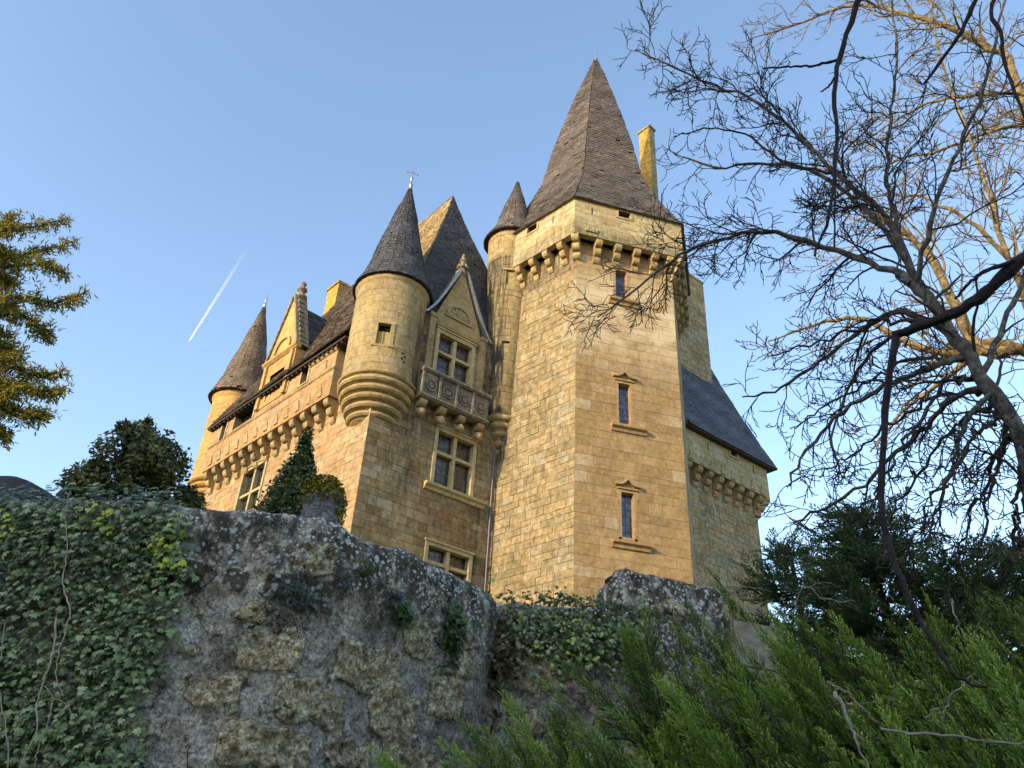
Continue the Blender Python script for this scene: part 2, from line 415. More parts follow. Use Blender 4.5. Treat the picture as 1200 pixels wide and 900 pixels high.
# ================================================================== SETTING
def terr(x, y):
    s = lambda t: t * t * (3 - 2 * t)
    cl = lambda v: min(1., max(0., v))
    # terrace behind the retaining wall, bank of junipers to the right
    wall_y = 5.75 if x < -1.2 else 5.75 + (x + 1.2) * 1.2 if x < 0 else 7.2 + .42 * x
    left = .3 if y < wall_y + .25 else 3.3 + (ZG - 3.3) * s(cl((y - wall_y - .8) / 22))
    bank = .1 + 2.6 * s(cl((y - 1.5) / 8)) + (ZG - 2.7) * s(cl((y - 9) / 19))
    t = s(cl((x - .8) / 1.6))
    if y > wall_y + .25: t *= 1
    return left * (1 - t) + bank * t
xs = sorted(set([-9000, -3000, -900, -300, -120, -60, -40] + [round(-30 + i * .5, 2) for i in range(130)] + [40, 60, 120, 300, 900, 3000, 9000]))
ys = sorted(set([-9000, -3000, -900, -300, -120, -60, -30, -15, -6, -3] + [round(-2 + i * .25, 2) for i in range(80)] + [18 + i for i in range(40)] + [70, 120, 300, 900, 3000, 9000]))
V = []
for y in ys:
    for x in xs:
        z = terr(x, y) + (nrs.uniform(-.03, .03) if abs(x) < 40 and abs(y) < 60 else 0)
        if y < -2: z = 0
        far = max(abs(x) - 45, abs(y) - 60, 0)
        if far > 0: z = z * max(0, 1 - far / 240)
        V.append((x, y, z))
nx = len(xs)
Fq = np.array([(j * nx + i, j * nx + i + 1, (j + 1) * nx + i + 1, (j + 1) * nx + i) for j in range(len(ys) - 1) for i in range(nx - 1)])
m, nt, b = newmat('earth')
vec = N(nt, 'ShaderNodeTexCoord').outputs['Object']
c = ramp(nt, noise(nt, vec, 1.2, 8, .7), [(.3, (.10, .08, .05)), (.5, (.16, .14, .07)), (.7, (.12, .14, .05))])
nt.links.new(c, b.inputs['Base Color']); b.inputs['Roughness'].default_value = 1; b.inputs['Specular IOR Level'].default_value = .1
tag(npmesh('ground', V, Fq, m, smooth=True, loc=(0, 0, 0)), kind='structure')

# wooded hill added unseen behind the viewer, towards the low sun: it keeps the garden wall and the near trees in shade
sdh = np.array([math.sin(R(SUN_AZ)), math.cos(R(SUN_AZ))]); sp_ = np.array([sdh[1], -sdh[0]])
V = []; nu, nv = 90, 30
for j in range(nv):
    for i in range(nu):
        a = -160 + 320 * i / (nu - 1); dd = 30 + 110 * j / (nv - 1)
        prof = math.sin(min(1, max(0, (dd - 30) / 32)) * math.pi / 2) if dd < 62 else 1 - .3 * (dd - 62) / 78
        hz = 29.0 * prof * math.exp(-(a / 120) ** 4) + (1.2 * math.sin(a * .35) + .9 * math.sin(a * .93 + 1) + rnd.uniform(-.9, .9)) * prof
        p = sdh * dd + sp_ * a; V.append((p[0], p[1], hz - .5))
Fq = np.array([(j * nu + i, j * nu + i + 1, (j + 1) * nu + i + 1, (j + 1) * nu + i) for j in range(nv - 1) for i in range(nu - 1)])
m, nt, b = newmat('shade_hill_cover'); vec = N(nt, 'ShaderNodeTexCoord').outputs['Object']
c = ramp(nt, noise(nt, vec, .25, 8, .7), [(.35, (.03, .035, .012)), (.65, (.09, .085, .03))]); nt.links.new(c, b.inputs['Base Color']); b.inputs['Roughness'].default_value = 1
tag(npmesh('shade_hill', V, Fq, m, smooth=True, loc=(0, 0, 0)), kind='structure')

# ================================================================== CASTLE
castle = empty('castle', (K1[0], K1[1], ZG), 'tall medieval castle of golden stone with a six-sided tower, round turrets and steep slate roofs', 'castle')

def window_cross(f, ua, ub, za, zb, mull=True, trans=.6, glass=M_GLD, sill=None, jamb=.16, depth=.38, hood=None, name='window', trim=M_TR, label=None, proud=.05, vm=1):
    """opening with stone jambs, mullion and transom; pane, sill and hood are sub-parts"""
    mb = MB()
    pbox(mb, f, ua - jamb, ua, za - .02, zb + jamb, -depth, proud); pbox(mb, f, ub, ub + jamb, za - .02, zb + jamb, -depth, proud)
    pbox(mb, f, ua, ub, zb, zb + jamb, -depth, proud); pbox(mb, f, ua, ub, za - .12, za, -depth, .0)
    pbox(mb, f, ua - jamb - .05, ub + jamb + .05, zb + jamb, zb + jamb + .07, -.05, proud + .06)
    if mull:
        um = (ua + ub) / 2; zt = za + (zb - za) * trans
        pbox(mb, f, um - .08, um + .08, za, zb, -.24, -.02)
        pbox(mb, f, ua, um - .08, zt - .07, zt + .07, -.235, -.03); pbox(mb, f, um + .08, ub, zt - .07, zt + .07, -.235, -.03)
    o = mb.build(name, trim, castle)
    mb = MB(); g = glass
    mb.add([f(ua, za, -.26), f(ub, za, -.26), f(ub, zb, -.26), f(ua, zb, -.26)], [(0, 1, 2, 3)], 0, .5)
    # leading
    nz = max(3, int((zb - za) / .28)); nu_ = max(2, int((ub - ua) / .25))
    for i in range(1, nz): pbox(mb, f, ua, ub, za + (zb - za) * i / nz - .009, za + (zb - za) * i / nz + .009, -.258, -.24, 1)
    for i in range(1, nu_): pbox(mb, f, ua + (ub - ua) * i / nu_ - .009, ua + (ub - ua) * i / nu_ + .009, za, zb, -.257, -.241, 1)
    mb.build('pane', [glass, M_IRON], o)
    if sill:
        mb = MB(); s0, s1, zs = sill
        pprof(mb, f, s0, s1, [(0, zs - .30), (.08, zs - .28), (.12, zs - .16), (.24, zs - .10), (.26, zs), (0, zs + .04)])
        mb.build('sill', trim, o)
    if hood:
        mb = MB(); um = (ua + ub) / 2; hz = zb + jamb + .1; hw = (ub - ua) / 2 + jamb + .14
        poly = []
        for i in range(-10, 11):
            x = i / 10; poly.append((um + x * hw, hz + .12 + .30 * (1 - abs(x)) ** 2.2 + .05 * abs(x) ** 3))
        poly2 = [(u_, z_ - .13) for u_, z_ in poly][::-1]
        for i in range(20):
            q = [poly[i], poly[i + 1], poly2[19 - i], poly2[20 - i]]; pprism(mb, f, q, -.02, .17)
        mb.build('hood_mould', trim, o)
    if label: tag(o, label)
    return o
def pprof(mb, f, u0, u1, prof, mat=0, tone=.5):
    """(n,z) profile extruded along u"""
    k = len(prof); vs = [f(u0, z, n) for n, z in prof] + [f(u1, z, n) for n, z in prof]
    mb.add(vs, [tuple(range(k))[::-1], tuple(range(k, 2 * k))] + [(i, (i + 1) % k, k + (i + 1) % k, k + i) for i in range(k)], mat, tone)

# ---------- six-sided tower
def toneL(u, z):
    t = rnd.random() ** 1.2 * .75
    if rnd.random() < .05: t = .8
    if u < .9 and rnd.random() < .2: t = .9
    return t
def toneC(u, z):
    t = rnd.random() * .62
    if rnd.random() < .035: t = .85
    return t
winC = [(2.02, 2.56, 13.84, 15.78), (2.0, 2.56, 19.02, 21.05), (1.98, 2.56, 25.75, 27.5)]
holesC = [(a - .13, b + .13, c_ - .12, d_ + .13) for a, b, c_, d_ in winC]
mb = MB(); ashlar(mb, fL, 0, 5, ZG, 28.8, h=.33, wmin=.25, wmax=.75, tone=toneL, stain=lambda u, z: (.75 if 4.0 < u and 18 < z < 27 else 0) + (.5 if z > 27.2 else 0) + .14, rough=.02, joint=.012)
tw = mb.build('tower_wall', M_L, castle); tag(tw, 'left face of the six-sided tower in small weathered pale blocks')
mb = MB(); ashlar(mb, fC, 0, 5, ZG, 28.8, h=.44, wmin=.45, wmax=1.15, tone=toneC, holes=holesC, joint=.007, maxseg=.35, stain=lambda u, z: max(0, min(.9, 1.3 * math.exp(-((z - 24.8) / 2.6) ** 2) - .15 - .25 * math.exp(-((u - .2) / .4) ** 2))))
tw2 = mb.build('tower_wall', M_C, castle); tag(tw2, 'front face of the six-sided tower in smooth ochre blocks with three narrow windows')
corners = [HEXC + azd(-14.6 + 180 + 30 + 60 * k) * 5.0 for k in range(6)]   # k=0 is K1
mb = MB()
cs = sorted(range(6), key=lambda k: np.linalg.norm(corners[k] - K1)); 
i1 = cs[0]
order = [(i1 + k) % 6 for k in range(6)]
P_ = [corners[k] for k in order]
if np.linalg.norm(P_[1] - (K1 + dC * 5)) > .5: P_ = [P_[0]] + P_[1:][::-1]
for k in range(1, 5):       # the four faces turned away
    a, b_ = P_[k], P_[k + 1]; d_ = (b_ - a) / np.linalg.norm(b_ - a); o_ = (a + b_) / 2 - HEXC; o_ /= np.linalg.norm(o_)
    ashlar(mb, frame(a, d_, o_), 0, 5, ZG, 28.8, h=.44, wmin=.5, wmax=1.2)
mb.add([(p[0], p[1], 28.8) for p in P_], [tuple(range(6))])
tag(mb.build('tower_wall', M_L, castle), 'far faces of the six-sided tower in greyish blocks')
window_cross(fC, *winC[0], mull=False, glass=M_GLB, trim=M_C, proud=.008, jamb=.13, sill=(1.55, 3.18, 13.62), hood=True, label='lowest narrow leaded window of the tower under an ogee hood')
window_cross(fC, *winC[1], mull=False, glass=M_GLB, trim=M_C, proud=.008, jamb=.13, sill=(1.6, 3.22, 18.85), hood=True, label='middle narrow leaded window of the tower under an ogee hood')
window_cross(fC, *winC[2], mull=False, glass=M_GLB, trim=M_C, proud=.012, jamb=.13, sill=(1.6, 3.1, 25.68), label='top narrow window of the tower just under the corbels')
# parapet: faces pushed out 0.62
PO = .62
def hexring(off): return [HEXC + (p - HEXC) * (5.0 + off / math.cos(R(30))) / 5.0 for p in P_]
Q_ = hexring(PO)
holesP = {0: [(2.3, 2.95, 30.45, 31.0)], 5: [(2.55, 3.2, 30.45, 31.0)]}
mb = MB()
pf = []
for k in range(6):
    a, b_ = Q_[k], Q_[(k + 1) % 6]; L_ = np.linalg.norm(b_ - a); d_ = (b_ - a) / L_; o_ = (a + b_) / 2 - HEXC; o_ /= np.linalg.norm(o_)
    f_ = frame(a, d_, o_); pf.append((f_, L_))
    ashlar(mb, f_, 0, L_, 28.72, 31.0, h=.38, wmin=.5, wmax=1.2, holes=holesP.get(k, []), joint=.006, tone=lambda u, z: rnd.random(), stain=lambda u, z: .5 if z < 29.4 else 0)
    for s_ in (.9, 4.6) if k in (0,) else (1.0, 4.3):
        pbox(mb, f_, s_ - .025, s_ + .025, 30.15, 30.62, -.01, .012, 1)
        if k == 0 and s_ > 4: pbox(mb, f_, s_ - .13, s_ + .13, 30.36, 30.41, -.01, .013, 1)
    if k == 0: # carved creature in low relief
        for q in range(9): pbox(mb, f_, .55 + q * .07, .63 + q * .07, 28.95, 29.12 + .16 * math.sin(q * .9) ** 2, 0, .06 + .03 * (q % 2), 0, .3)
# underside ring, inner side, cornice
inn = hexring(-.02); inn2 = hexring(.3)
for k in range(6):
    k2 = (k + 1) % 6
    z = 28.72
    vs = [(Q_[k][0], Q_[k][1], z), (Q_[k2][0], Q_[k2][1], z), (inn2[k2][0], inn2[k2][1], z), (inn2[k][0], inn2[k][1], z)]
    mb.add(vs, [(0, 1, 2, 3)], 0, .3)
    vs = [(inn2[k][0], inn2[k][1], z), (inn2[k2][0], inn2[k2][1], z), (inn2[k2][0], inn2[k2][1], 31), (inn2[k][0], inn2[k][1], 31)]
    mb.add(vs, [(0, 1, 2, 3)], 1, .3)
    f_, L_ = pf[k]
    pprof(mb, f_, -.04, L_ + .04, [(.0, 30.86), (.05, 30.9), (.09, 30.99), (0, 31.0)], 0, .6)
    for hh in holesP.get(k, []):
        pbox(mb, f_, hh[0] - .12, hh[0], hh[2] - .1, 30.86, -.3, .04, 0, .8); pbox(mb, f_, hh[1], hh[1] + .12, hh[2] - .1, 30.86, -.3, .04, 0, .8)
        pbox(mb, f_, hh[0], hh[1], hh[2] - .1, hh[2], -.3, .04, 0, .8)
par = mb.build('tower_parapet', [M_P, M_VOID], castle)
for k, us in ((5, [.62, 1.55, 2.48, 3.4, 4.35]), (0, [.95, 1.95, 2.95, 3.9, 4.7]), (1, [.3, 1.2, 2.1, 3.0, 3.9, 4.8])):
    a, b_ = P_[k], P_[(k + 1) % 6]; d_ = (b_ - a) / 5; o_ = (a + b_) / 2 - HEXC; o_ /= np.linalg.norm(o_)
    for u in us:
        mb = MB(); corbel(mb, frame(a, d_, o_), u if k != 5 else u, 27.57, w=.31, proj=.68, height=1.15); mb.build('corbel', M_CB, par, fix=True)
for k in (0, 1, 5):   # corner corbels point outwards
    o_ = (P_[k] - HEXC); o_ /= np.linalg.norm(o_); d_ = np.array([o_[1], -o_[0]])
    mb = MB(); corbel(mb, frame(P_[k], d_, o_), 0, 27.57, w=.36, proj=.78, height=1.15); mb.build('corbel', M_CB, par, fix=True)
# roof: bell-cast six-sided spire
AP = at(701, 68, float(np.hypot(*HEXC))); AP[:2] = AP[:2] * .6 + HEXC * .4
E_ = hexring(PO + .13)
mb = MB()
def spire(t):
    # radial factor against height fraction, sprocketed at the eave
    return (1 - t) * (1 - .30 * min(1, t / .30) * (1 - t)) if t < .3 else (1 - t) * (1 - .30 * (1 - t))
for k in range(6):
    a, b_ = E_[k], E_[(k + 1) % 6]
    def P(s, t, a=a, b_=b_):
        e = a * (1 - s) + b_ * s; r_ = spire(t); xy = AP[:2] + (e - AP[:2]) * r_
        return np.array([xy[0], xy[1], 30.92 + (AP[2] - 30.92) * t])
    slates(mb, P, 19.5, lambda t: 5.9 * spire(t), row=.20, w=.26, lift=.03)
rf = mb.build('tower_roof', S_MAIN, castle)
mb = MB(); lathe(mb, AP[0], AP[1], [(.16, AP[2] - .5), (.12, AP[2]), (.05, AP[2] + .15), (.025, AP[2] + .9), (0, AP[2] + 1.05)], 10); mb.build('finial', M_LEAD, rf)
mb = MB(); mb.add([(p[0], p[1], 30.90) for p in E_], [tuple(range(6))]); mb.build('eave_soffit', S_MAIN, rf)

# ---------- stair turret in the angle beside the tower
SC = J + np.array([.06, .12])
rS = lambda z: .80 if z < 21 else .80 + (z - 21) / 10.3 * .5
mb = MB(); fS = cyl(SC[0], SC[1], rS, math.pi)
cS = 2 * math.pi * .8 / 2
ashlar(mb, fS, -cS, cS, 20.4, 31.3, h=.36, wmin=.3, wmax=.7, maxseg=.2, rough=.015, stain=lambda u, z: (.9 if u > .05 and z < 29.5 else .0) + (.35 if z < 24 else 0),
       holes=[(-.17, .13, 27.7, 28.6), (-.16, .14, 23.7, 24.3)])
for zz, zh in ((27.7, .9), (23.7, .6)): pbox(mb, fS, -.22, .18, zz - .02, zz + zh + .02, -.16, -.10, 0, .3)
pbox(mb, fS, -.3, .25, 28.6, 28.7, -.05, .08, 0, .7)
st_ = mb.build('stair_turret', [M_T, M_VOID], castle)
mb = MB()
pr = []
for k, (r_, z_) in enumerate([(.1, 18.55), (.3, 18.9), (.48, 19.3), (.62, 19.7), (.76, 20.05)]):
    pr += [(r_ * .82, z_), (r_ + .04, z_ + .06), (r_ + .1, z_ + .15), (r_ + .06, z_ + .25), (r_ - .02, z_ + .30)]
pr += [(.8, 20.42)]
lathe(mb, SC[0], SC[1], pr, 36, tone=.5, smooth=False); mb.build('corbelling', M_CB, st_)
def cone_roof(cx, cy, r, z0, apx, apy, z1, mat, name, flare=.12, fin=.9, spike=True, row=.19, cross=False, lean=None):
    mb = MB()
    n = 20
    def rr(t): return (1 - t) * (1 - flare * 2.2 * min(1, t / .22) * (1 - t)) if t < .22 else (1 - t) * (1 - flare * 2.2 * (1 - t))
    for i in range(n):
        a0_, a1_ = 2 * math.pi * i / n, 2 * math.pi * (i + 1) / n
        def P(s, t, a0_=a0_, a1_=a1_):
            a = a0_ + (a1_ - a0_) * s; q = rr(t); x = cx + (apx - cx) * t; y = cy + (apy - cy) * t
            return np.array([x + r * q * math.sin(-a), y + r * q * math.cos(-a), z0 + (z1 - z0) * t])
        slates(mb, P, math.hypot(z1 - z0, r), lambda t: 2 * math.pi * r / n * rr(t), row=row, w=.2, lift=.022)
    o = mb.build(name, mat, castle)
    mb = MB(); lathe(mb, cx, cy, [(r - .02, z0 - .01), (r * .8, z0 + .02), (0, z0 + .05)], 30); mb.build('eave_soffit', M_WOOD, o)
    if fin:
        mb = MB(); lathe(mb, apx, apy, [(.10, z1 - .35), (.085, z1), (.13, z1 + .05), (.06, z1 + .12), (.05, z1 + fin * .35), (.10, z1 + fin * .42), (.05, z1 + fin * .5), (.018, z1 + fin * .55), (.015, z1 + fin), (0, z1 + fin + .02)], 10, smooth=True)
        if cross:
            g = frame((apx, apy), azd(70), azd(160)); zz = z1 + fin * .74
            pbox(mb, g, -.30, .30, zz - .015, zz + .015, -.015, .015); pbox(mb, g, -.34, -.28, zz - .05, zz + .05, -.017, .017); pbox(mb, g, .26, .33, zz - .05, zz + .05, -.017, .017)
            pbox(mb, g, -.05, .05, zz + .06, zz + .12, -.018, .018)
        mb.build('finial', M_LEAD, o)
    return o
cone_roof(SC[0], SC[1], 1.5, 31.25, SC[0] + .08, SC[1], 36.1, S_MAIN, 'stair_turret_roof', .1, fin=0)

# ---------- corner turret
TC = azd(-10.85) * 30.75; TR_ = 1.62
mb = MB(); fT = cyl(TC[0], TC[1], TR_, math.pi - R(10.85) * 1.0)
cT = math.pi * TR_
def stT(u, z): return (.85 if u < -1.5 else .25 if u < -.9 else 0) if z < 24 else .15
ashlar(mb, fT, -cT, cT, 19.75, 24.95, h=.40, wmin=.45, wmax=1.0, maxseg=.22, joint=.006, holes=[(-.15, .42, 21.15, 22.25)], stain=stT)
pbox(mb, fT, -.31, -.15, 21.15, 22.32, -.25, .03); pbox(mb, fT, .42, .56, 21.15, 22.32, -.25, .03); pbox(mb, fT, -.31, .56, 22.25, 22.36, -.25, .05); pbox(mb, fT, -.35, .6, 21.05, 21.15, -.25, .08)
for k in range(4):
    uu = -1.0 + (k % 2) * .12; zz = 20.55 + k * .13; pbox(mb, fT, uu, uu + .09, zz, zz + .08, -.01, .012, 1)
lathe(mb, TC[0], TC[1], [(TR_ + .0, 24.7), (TR_ + .05, 24.76), (TR_ + .1, 24.86), (TR_ + .1, 24.97), (TR_ - .1, 25.0)], 48, tone=.6)
ct = mb.build('corner_turret', [M_T, M_VOID], castle)
mb = MB(); pbox(mb, fT, -.15, .42, 21.15, 21.9, -.2, -.14); pbox(mb, fT, -.15, .42, 21.9, 22.25, -.26, -.22, 1)
pbox(mb, fT, .12, .14, 21.15, 21.9, -.14, -.125, 1); mb.build('shutter', [M_SHUT, M_VOID], ct)
mb = MB(); pr = []
lev = [(1.02, 17.95), (1.18, 18.3), (1.33, 18.65), (1.47, 19.0), (1.60, 19.35)]
for r_, z_ in lev:
    pr += [(r_ - .10, z_), (r_ + .03, z_ + .03), (r_ + .10, z_ + .11), (r_ + .09, z_ + .20), (r_ + .0, z_ + .26), (r_ - .03, z_ + .32)]
pr = [(.0, 17.5), (.55, 17.65), (.90, 17.9)] + pr + [(1.70, 19.72), (1.74, 19.78), (1.62, 19.86)]
lathe(mb, TC[0], TC[1], pr, 60, tone=.5, smooth=False); mb.build('corbelling', M_CB, ct)
cone_roof(TC[0], TC[1], 1.84, 24.95, TC[0], TC[1], 32.15, S_DARK, 'corner_turret_roof', .06, fin=1.25, cross=True)

# ---------- end facade between the turret and the tower
bwin = (3.38, 5.30, 16.05, 18.55); bdor = (2.86, 4.72, 21.3, 23.5); blow = (3.5, 5.55, 11.2, 13.35)
def hol(w_, j=.16): return (w_[0] - j, w_[1] + j, w_[2] - .12, w_[3] + j)
def stB(u, z):
    s = .2
    for uc, wd, za, zb, k in ((1.95, .32, 15.2, 19.4, .95), (1.25, .25, 16.0, 18.6, .9), (5.75, .28, 12.5, 16.0, .95), (5.6, .3, 17.0, 19.2, .8), (2.6, .3, 18.2, 19.2, .5)):
        s = max(s, k * math.exp(-((u - uc) / wd) ** 2) * (1 if za < z < zb else .0))
    return min(1, s)
def toneB(u, z):
    if 3.0 < u < 5.6 and z < 15.9: return rnd.choice([0, 0, .05, .7, .75, .3])
    return rnd.choice([.3, .45, .5, .6, .1, .95]) + rnd.uniform(-.05, .05)
mb = MB(); ashlar(mb, fB, 0, 6.75, ZG, 19.6, h=.37, wmin=.35, wmax=.8, tone=toneB, holes=[hol(bwin), hol(blow)], stain=stB, joint=.009)
ashlar(mb, fB, .9, 6.75, 19.6, 24.3, h=.36, wmin=.35, wmax=.8, tone=toneB, holes=[hol(bdor, .2)], stain=lambda u, z: .8 if u < 2.1 or u > 5.5 else .1)
# pilasters framing the dormer stage
for s_ in (2.18, 5.12):
    pbox(mb, fB, s_, s_ + .30, 20.8, 24.35, 0, .16, 0, .4); pbox(mb, fB, s_ - .05, s_ + .35, 24.1, 24.3, 0, .22, 0, .6); pbox(mb, fB, s_ - .04, s_ + .34, 20.8, 21.05, 0, .2, 0, .6)
# string course below the sill, recess strip by the tower
wb = mb.build('end_wall', M_B, castle)
window_cross(fB, *bwin, sill=(2.95, 6.05, 15.95), trans=.60, label='mullioned cross window on the end wall above a long moulded sill')
window_cross(fB, *blow, trans=.7, label='low mullioned window half hidden behind the garden wall')
window_cross(fB, *bdor, trans=.56, jamb=.2, label='mullioned dormer window above the carved balcony')
# dormer gable
mb = MB()
gb = [(2.45, 24.35), (5.15, 24.35), (4.72, 25.0), (3.85, 27.6), (3.7, 27.6), (2.86, 25.0)]
pprism(mb, fB, [(2.45, 23.78), (5.2, 23.78), (5.05, 24.6), (3.88, 27.5), (3.68, 27.5), (2.6, 24.6)], -.35, .04, 0, .3)
pprof(mb, fB, 2.4, 5.25, [(0, 23.80), (.10, 23.85), (.15, 23.98), (0, 24.0)], 0, .8)
for i in range(12):   # half-round shell panel
    a0_, a1_ = math.pi * i / 12, math.pi * (i + 1) / 12; uc, zc_ = 3.78, 24.72
    q = [(uc + .72 * math.cos(a0_), zc_ + .72 * math.sin(a0_)), (uc + .72 * math.cos(a1_), zc_ + .72 * math.sin(a1_)), (uc + .60 * math.cos(a1_), zc_ + .60 * math.sin(a1_)), (uc + .60 * math.cos(a0_), zc_ + .60 * math.sin(a0_))]
    pprism(mb, fB, q, .03, .13, 0, .9)
    q = [(uc + .58 * math.cos(a0_), zc_ + .58 * math.sin(a0_)), (uc + .58 * math.cos(a1_), zc_ + .58 * math.sin(a1_)), (uc, zc_)]
    pprism(mb, fB, q, .03, .05 + .035 * (i % 2), 0, .8)
pprism(mb, fB, [(2.98, 24.58), (4.58, 24.58), (4.58, 24.71), (2.98, 24.71)], .03, .12, 0, .9)
gd = mb.build('dormer_gable', M_T, castle)
# raking flashings that sweep outwards at the foot
mb = MB()
for sgn, u0_ in ((-1, 2.5), (1, 5.12)):
    pts = []
    for i in range(13):
        t = i / 12; uu = 3.78 + sgn * (.12 + (abs(u0_ - 3.78) + .12) * (1 - t) ** 1.05 + .28 * max(0, 1 - t * 4) ** 1.5); zz = 24.45 + 3.2 * t - .25 * max(0, 1 - t * 4)
        pts.append((uu, zz))
    for (ua, za_), (ub, zb_) in zip(pts[:-1], pts[1:]):
        pprism(mb, fB, [(ua, za_), (ua + sgn * .16, za_ - .02), (ub + sgn * .12, zb_), (ub, zb_)], -.5, .18)
mb.build('gable_flashing', M_LEAD, gd, fix=True)
mb = MB()
f0 = fB(3.78, 0, -.1)
lathe(mb, f0[0], f0[1], [(.12, 27.35), (.30, 27.5), (.34, 27.62), (.2, 27.7), (.14, 27.85), (.26, 27.98), (.24, 28.08), (.12, 28.15), (.11, 28.3), (.19, 28.42), (.16, 28.52), (.08, 28.6), (.10, 28.72), (.05, 28.85), (0, 28.95)], 12, smooth=False)
for k in range(8):
    a = k * math.pi / 4; g = frame((f0[0] + .24 * math.sin(a), f0[1] + .24 * math.cos(a)), (1, 0), (0, 1)); pbox(mb, g, -.05, .05, 27.9, 28.1, -.05, .05)
mb.build('finial', M_G, gd)
# dormer roof behind the gable
mb = MB()
for sgn in (-1, 1):
    ua = 3.78 + sgn * 1.35
    P, L_, W_ = bilerp_roof(np.array(fB(ua, 24.5, -.35)), np.array(fB(ua, 24.5, -2.6)), np.array(fB(3.78, 27.45, -.35)), np.array(fB(3.78, 27.45, -2.6)), 1)
    if sgn > 0: PP = P
    else: PP = (lambda s, t, P=P: P(1 - s, t))
    slates(mb, PP, L_, W_)
mb.build('dormer_roof', S_DARK, gd)
# balcony
mb = MB()
ashlar(mb, frame(Kc + nB * .62, dB, nB), 1.9, 5.5, 19.55, 20.72, h=.58, wmin=.7, wmax=.95, joint=.012)
pbox(mb, fB, 1.9, 5.5, 19.5, 19.6, 0, .61, 0, .3); pbox(mb, fB, 1.9, 2.06, 19.6, 20.7, 0, .60, 0, .4); pbox(mb, fB, 5.34, 5.5, 19.6, 20.7, 0, .60, 0, .4)
pprof(mb, fB, 1.82, 5.58, [(.4, 20.68), (.70, 20.70), (.78, 20.78), (.76, 20.88), (.4, 20.90)], 0, .7)
pprof(mb, fB, 1.85, 5.55, [(.3, 19.42), (.60, 19.44), (.70, 19.52), (.68, 19.62), (.3, 19.62)], 0, .6)
for uc in (2.35, 3.25, 4.15, 5.05):   # rosettes between little pilasters
    o3 = []
    for r0, r1, nn in ((.30, .22, .10), (.14, .02, .12)):
        for i in range(14):
            a0_, a1_ = 2 * math.pi * i / 14, 2 * math.pi * (i + 1) / 14
            q = [(uc + r * math.cos(a), 20.12 + r * math.sin(a)) for r, a in ((r0, a0_), (r0, a1_), (r1, a1_), (r1, a0_))]
            pprism(mb, fB, q, .6, .62 + nn * .5, 0, .7)
    pbox(mb, fB, uc - .5, uc - .40, 19.62, 20.68, .6, .70, 0, .5)
bal = mb.build('balcony', M_G, castle)
for uc in (2.15, 3.18, 4.22, 5.25):
    mb = MB(); corbel(mb, fB, uc, 18.72, w=.34, proj=.62, height=.74, steps=2)
    c0 = fB(uc, 0, .40); lathe(mb, c0[0], c0[1], [(0, 18.62), (.12, 18.66), (.19, 18.78), (.17, 18.92), (.1, 18.98)], 10)
    mb.build('bracket', M_CB, bal)
# downpipe beside the tower
TBp = TB(); p0 = np.array(fB(6.42, 18.4, .1)); TBp.add([p0, (p0[0], p0[1], ZG)], [.05, .05], 8); TBp.build('downpipe', M_IRON, castle)

# pavilion roof over the end block
def Bp(u, d, z): q = Kc + dB * u + inB * d; return (q[0], q[1], z)
apx_ = Bp(4.2, 2.5, 35.05); rb = Bp(4.2, 12, 35.5)
mb = MB()
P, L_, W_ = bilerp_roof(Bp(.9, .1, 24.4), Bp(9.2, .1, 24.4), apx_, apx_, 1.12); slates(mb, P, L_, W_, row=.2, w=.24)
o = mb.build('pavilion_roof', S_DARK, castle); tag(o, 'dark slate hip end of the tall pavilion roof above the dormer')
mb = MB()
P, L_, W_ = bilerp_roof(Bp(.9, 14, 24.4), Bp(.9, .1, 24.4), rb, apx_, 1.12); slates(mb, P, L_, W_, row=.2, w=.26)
o = mb.build('pavilion_roof', S_GOLD, castle); tag(o, 'sun-gold coloured side slope of the tall pavilion roof')
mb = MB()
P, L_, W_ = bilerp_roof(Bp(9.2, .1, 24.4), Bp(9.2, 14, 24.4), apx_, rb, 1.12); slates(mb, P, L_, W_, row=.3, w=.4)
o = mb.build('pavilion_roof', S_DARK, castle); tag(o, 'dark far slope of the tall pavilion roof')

# ---------- long wing running back to the left
awin = (8.55, 10.65, 16.25, 18.6)
def toneA(u, z): return rnd.random() if u > 2 else rnd.choice([.5, .9, 1., .6, .3])
mb = MB(); ashlar(mb, fA, 0, 15.9, ZG, 19.7, h=.37, wmin=.35, wmax=.8, tone=toneA, holes=[hol(awin)], joint=.009)
ashlar(mb, fA, .8, 15.9, 19.7, 22.3, h=.4, wmin=.4, wmax=.9, tone=toneA)
wa = mb.build('wing_wall', M_A, castle)
window_cross(fA, *awin, trans=.45, label='mullioned cross window low on the sunlit long wing')
# machicolated parapet with openings under the eaves
fAp = frame(Kc + nA * .62, dA, nA)
hA = [(4.95, 5.55, 21.35, 22.4), (10.0, 12.05, 21.25, 22.4), (12.95, 13.45, 21.1, 22.4)]
hDorm = (6.55, 9.85, 21.6, 22.4)
mb = MB(); ashlar(mb, fAp, 2.6, 14.6, 19.65, 22.1, h=.42, wmin=.6, wmax=1.2, holes=hA, joint=.006, tone=lambda u, z: rnd.random() * .8)
pprof(mb, fA, 2.55, 4.9, [(.5, 22.02), (.66, 22.04), (.73, 22.12), (.72, 22.22), (.5, 22.22)], 0, .7)
pprof(mb, fA, 2.55, 14.6, [(.5, 21.02), (.64, 21.03), (.69, 21.08), (.62, 21.14)], 0, .6)
pprism(mb, lambda u, z, n: fA(n, z, u), [(0, 19.65), (.62, 19.65), (.62, 22.1), (0, 22.1)], 2.58, 2.90, 0, .95)   # end return, pale
pprism(mb, lambda u, z, n: fA(n, z, u), [(0, 19.65), (.6, 19.65), (.6, 22.1), (0, 22.1)], 14.3, 14.58, 0, .5)
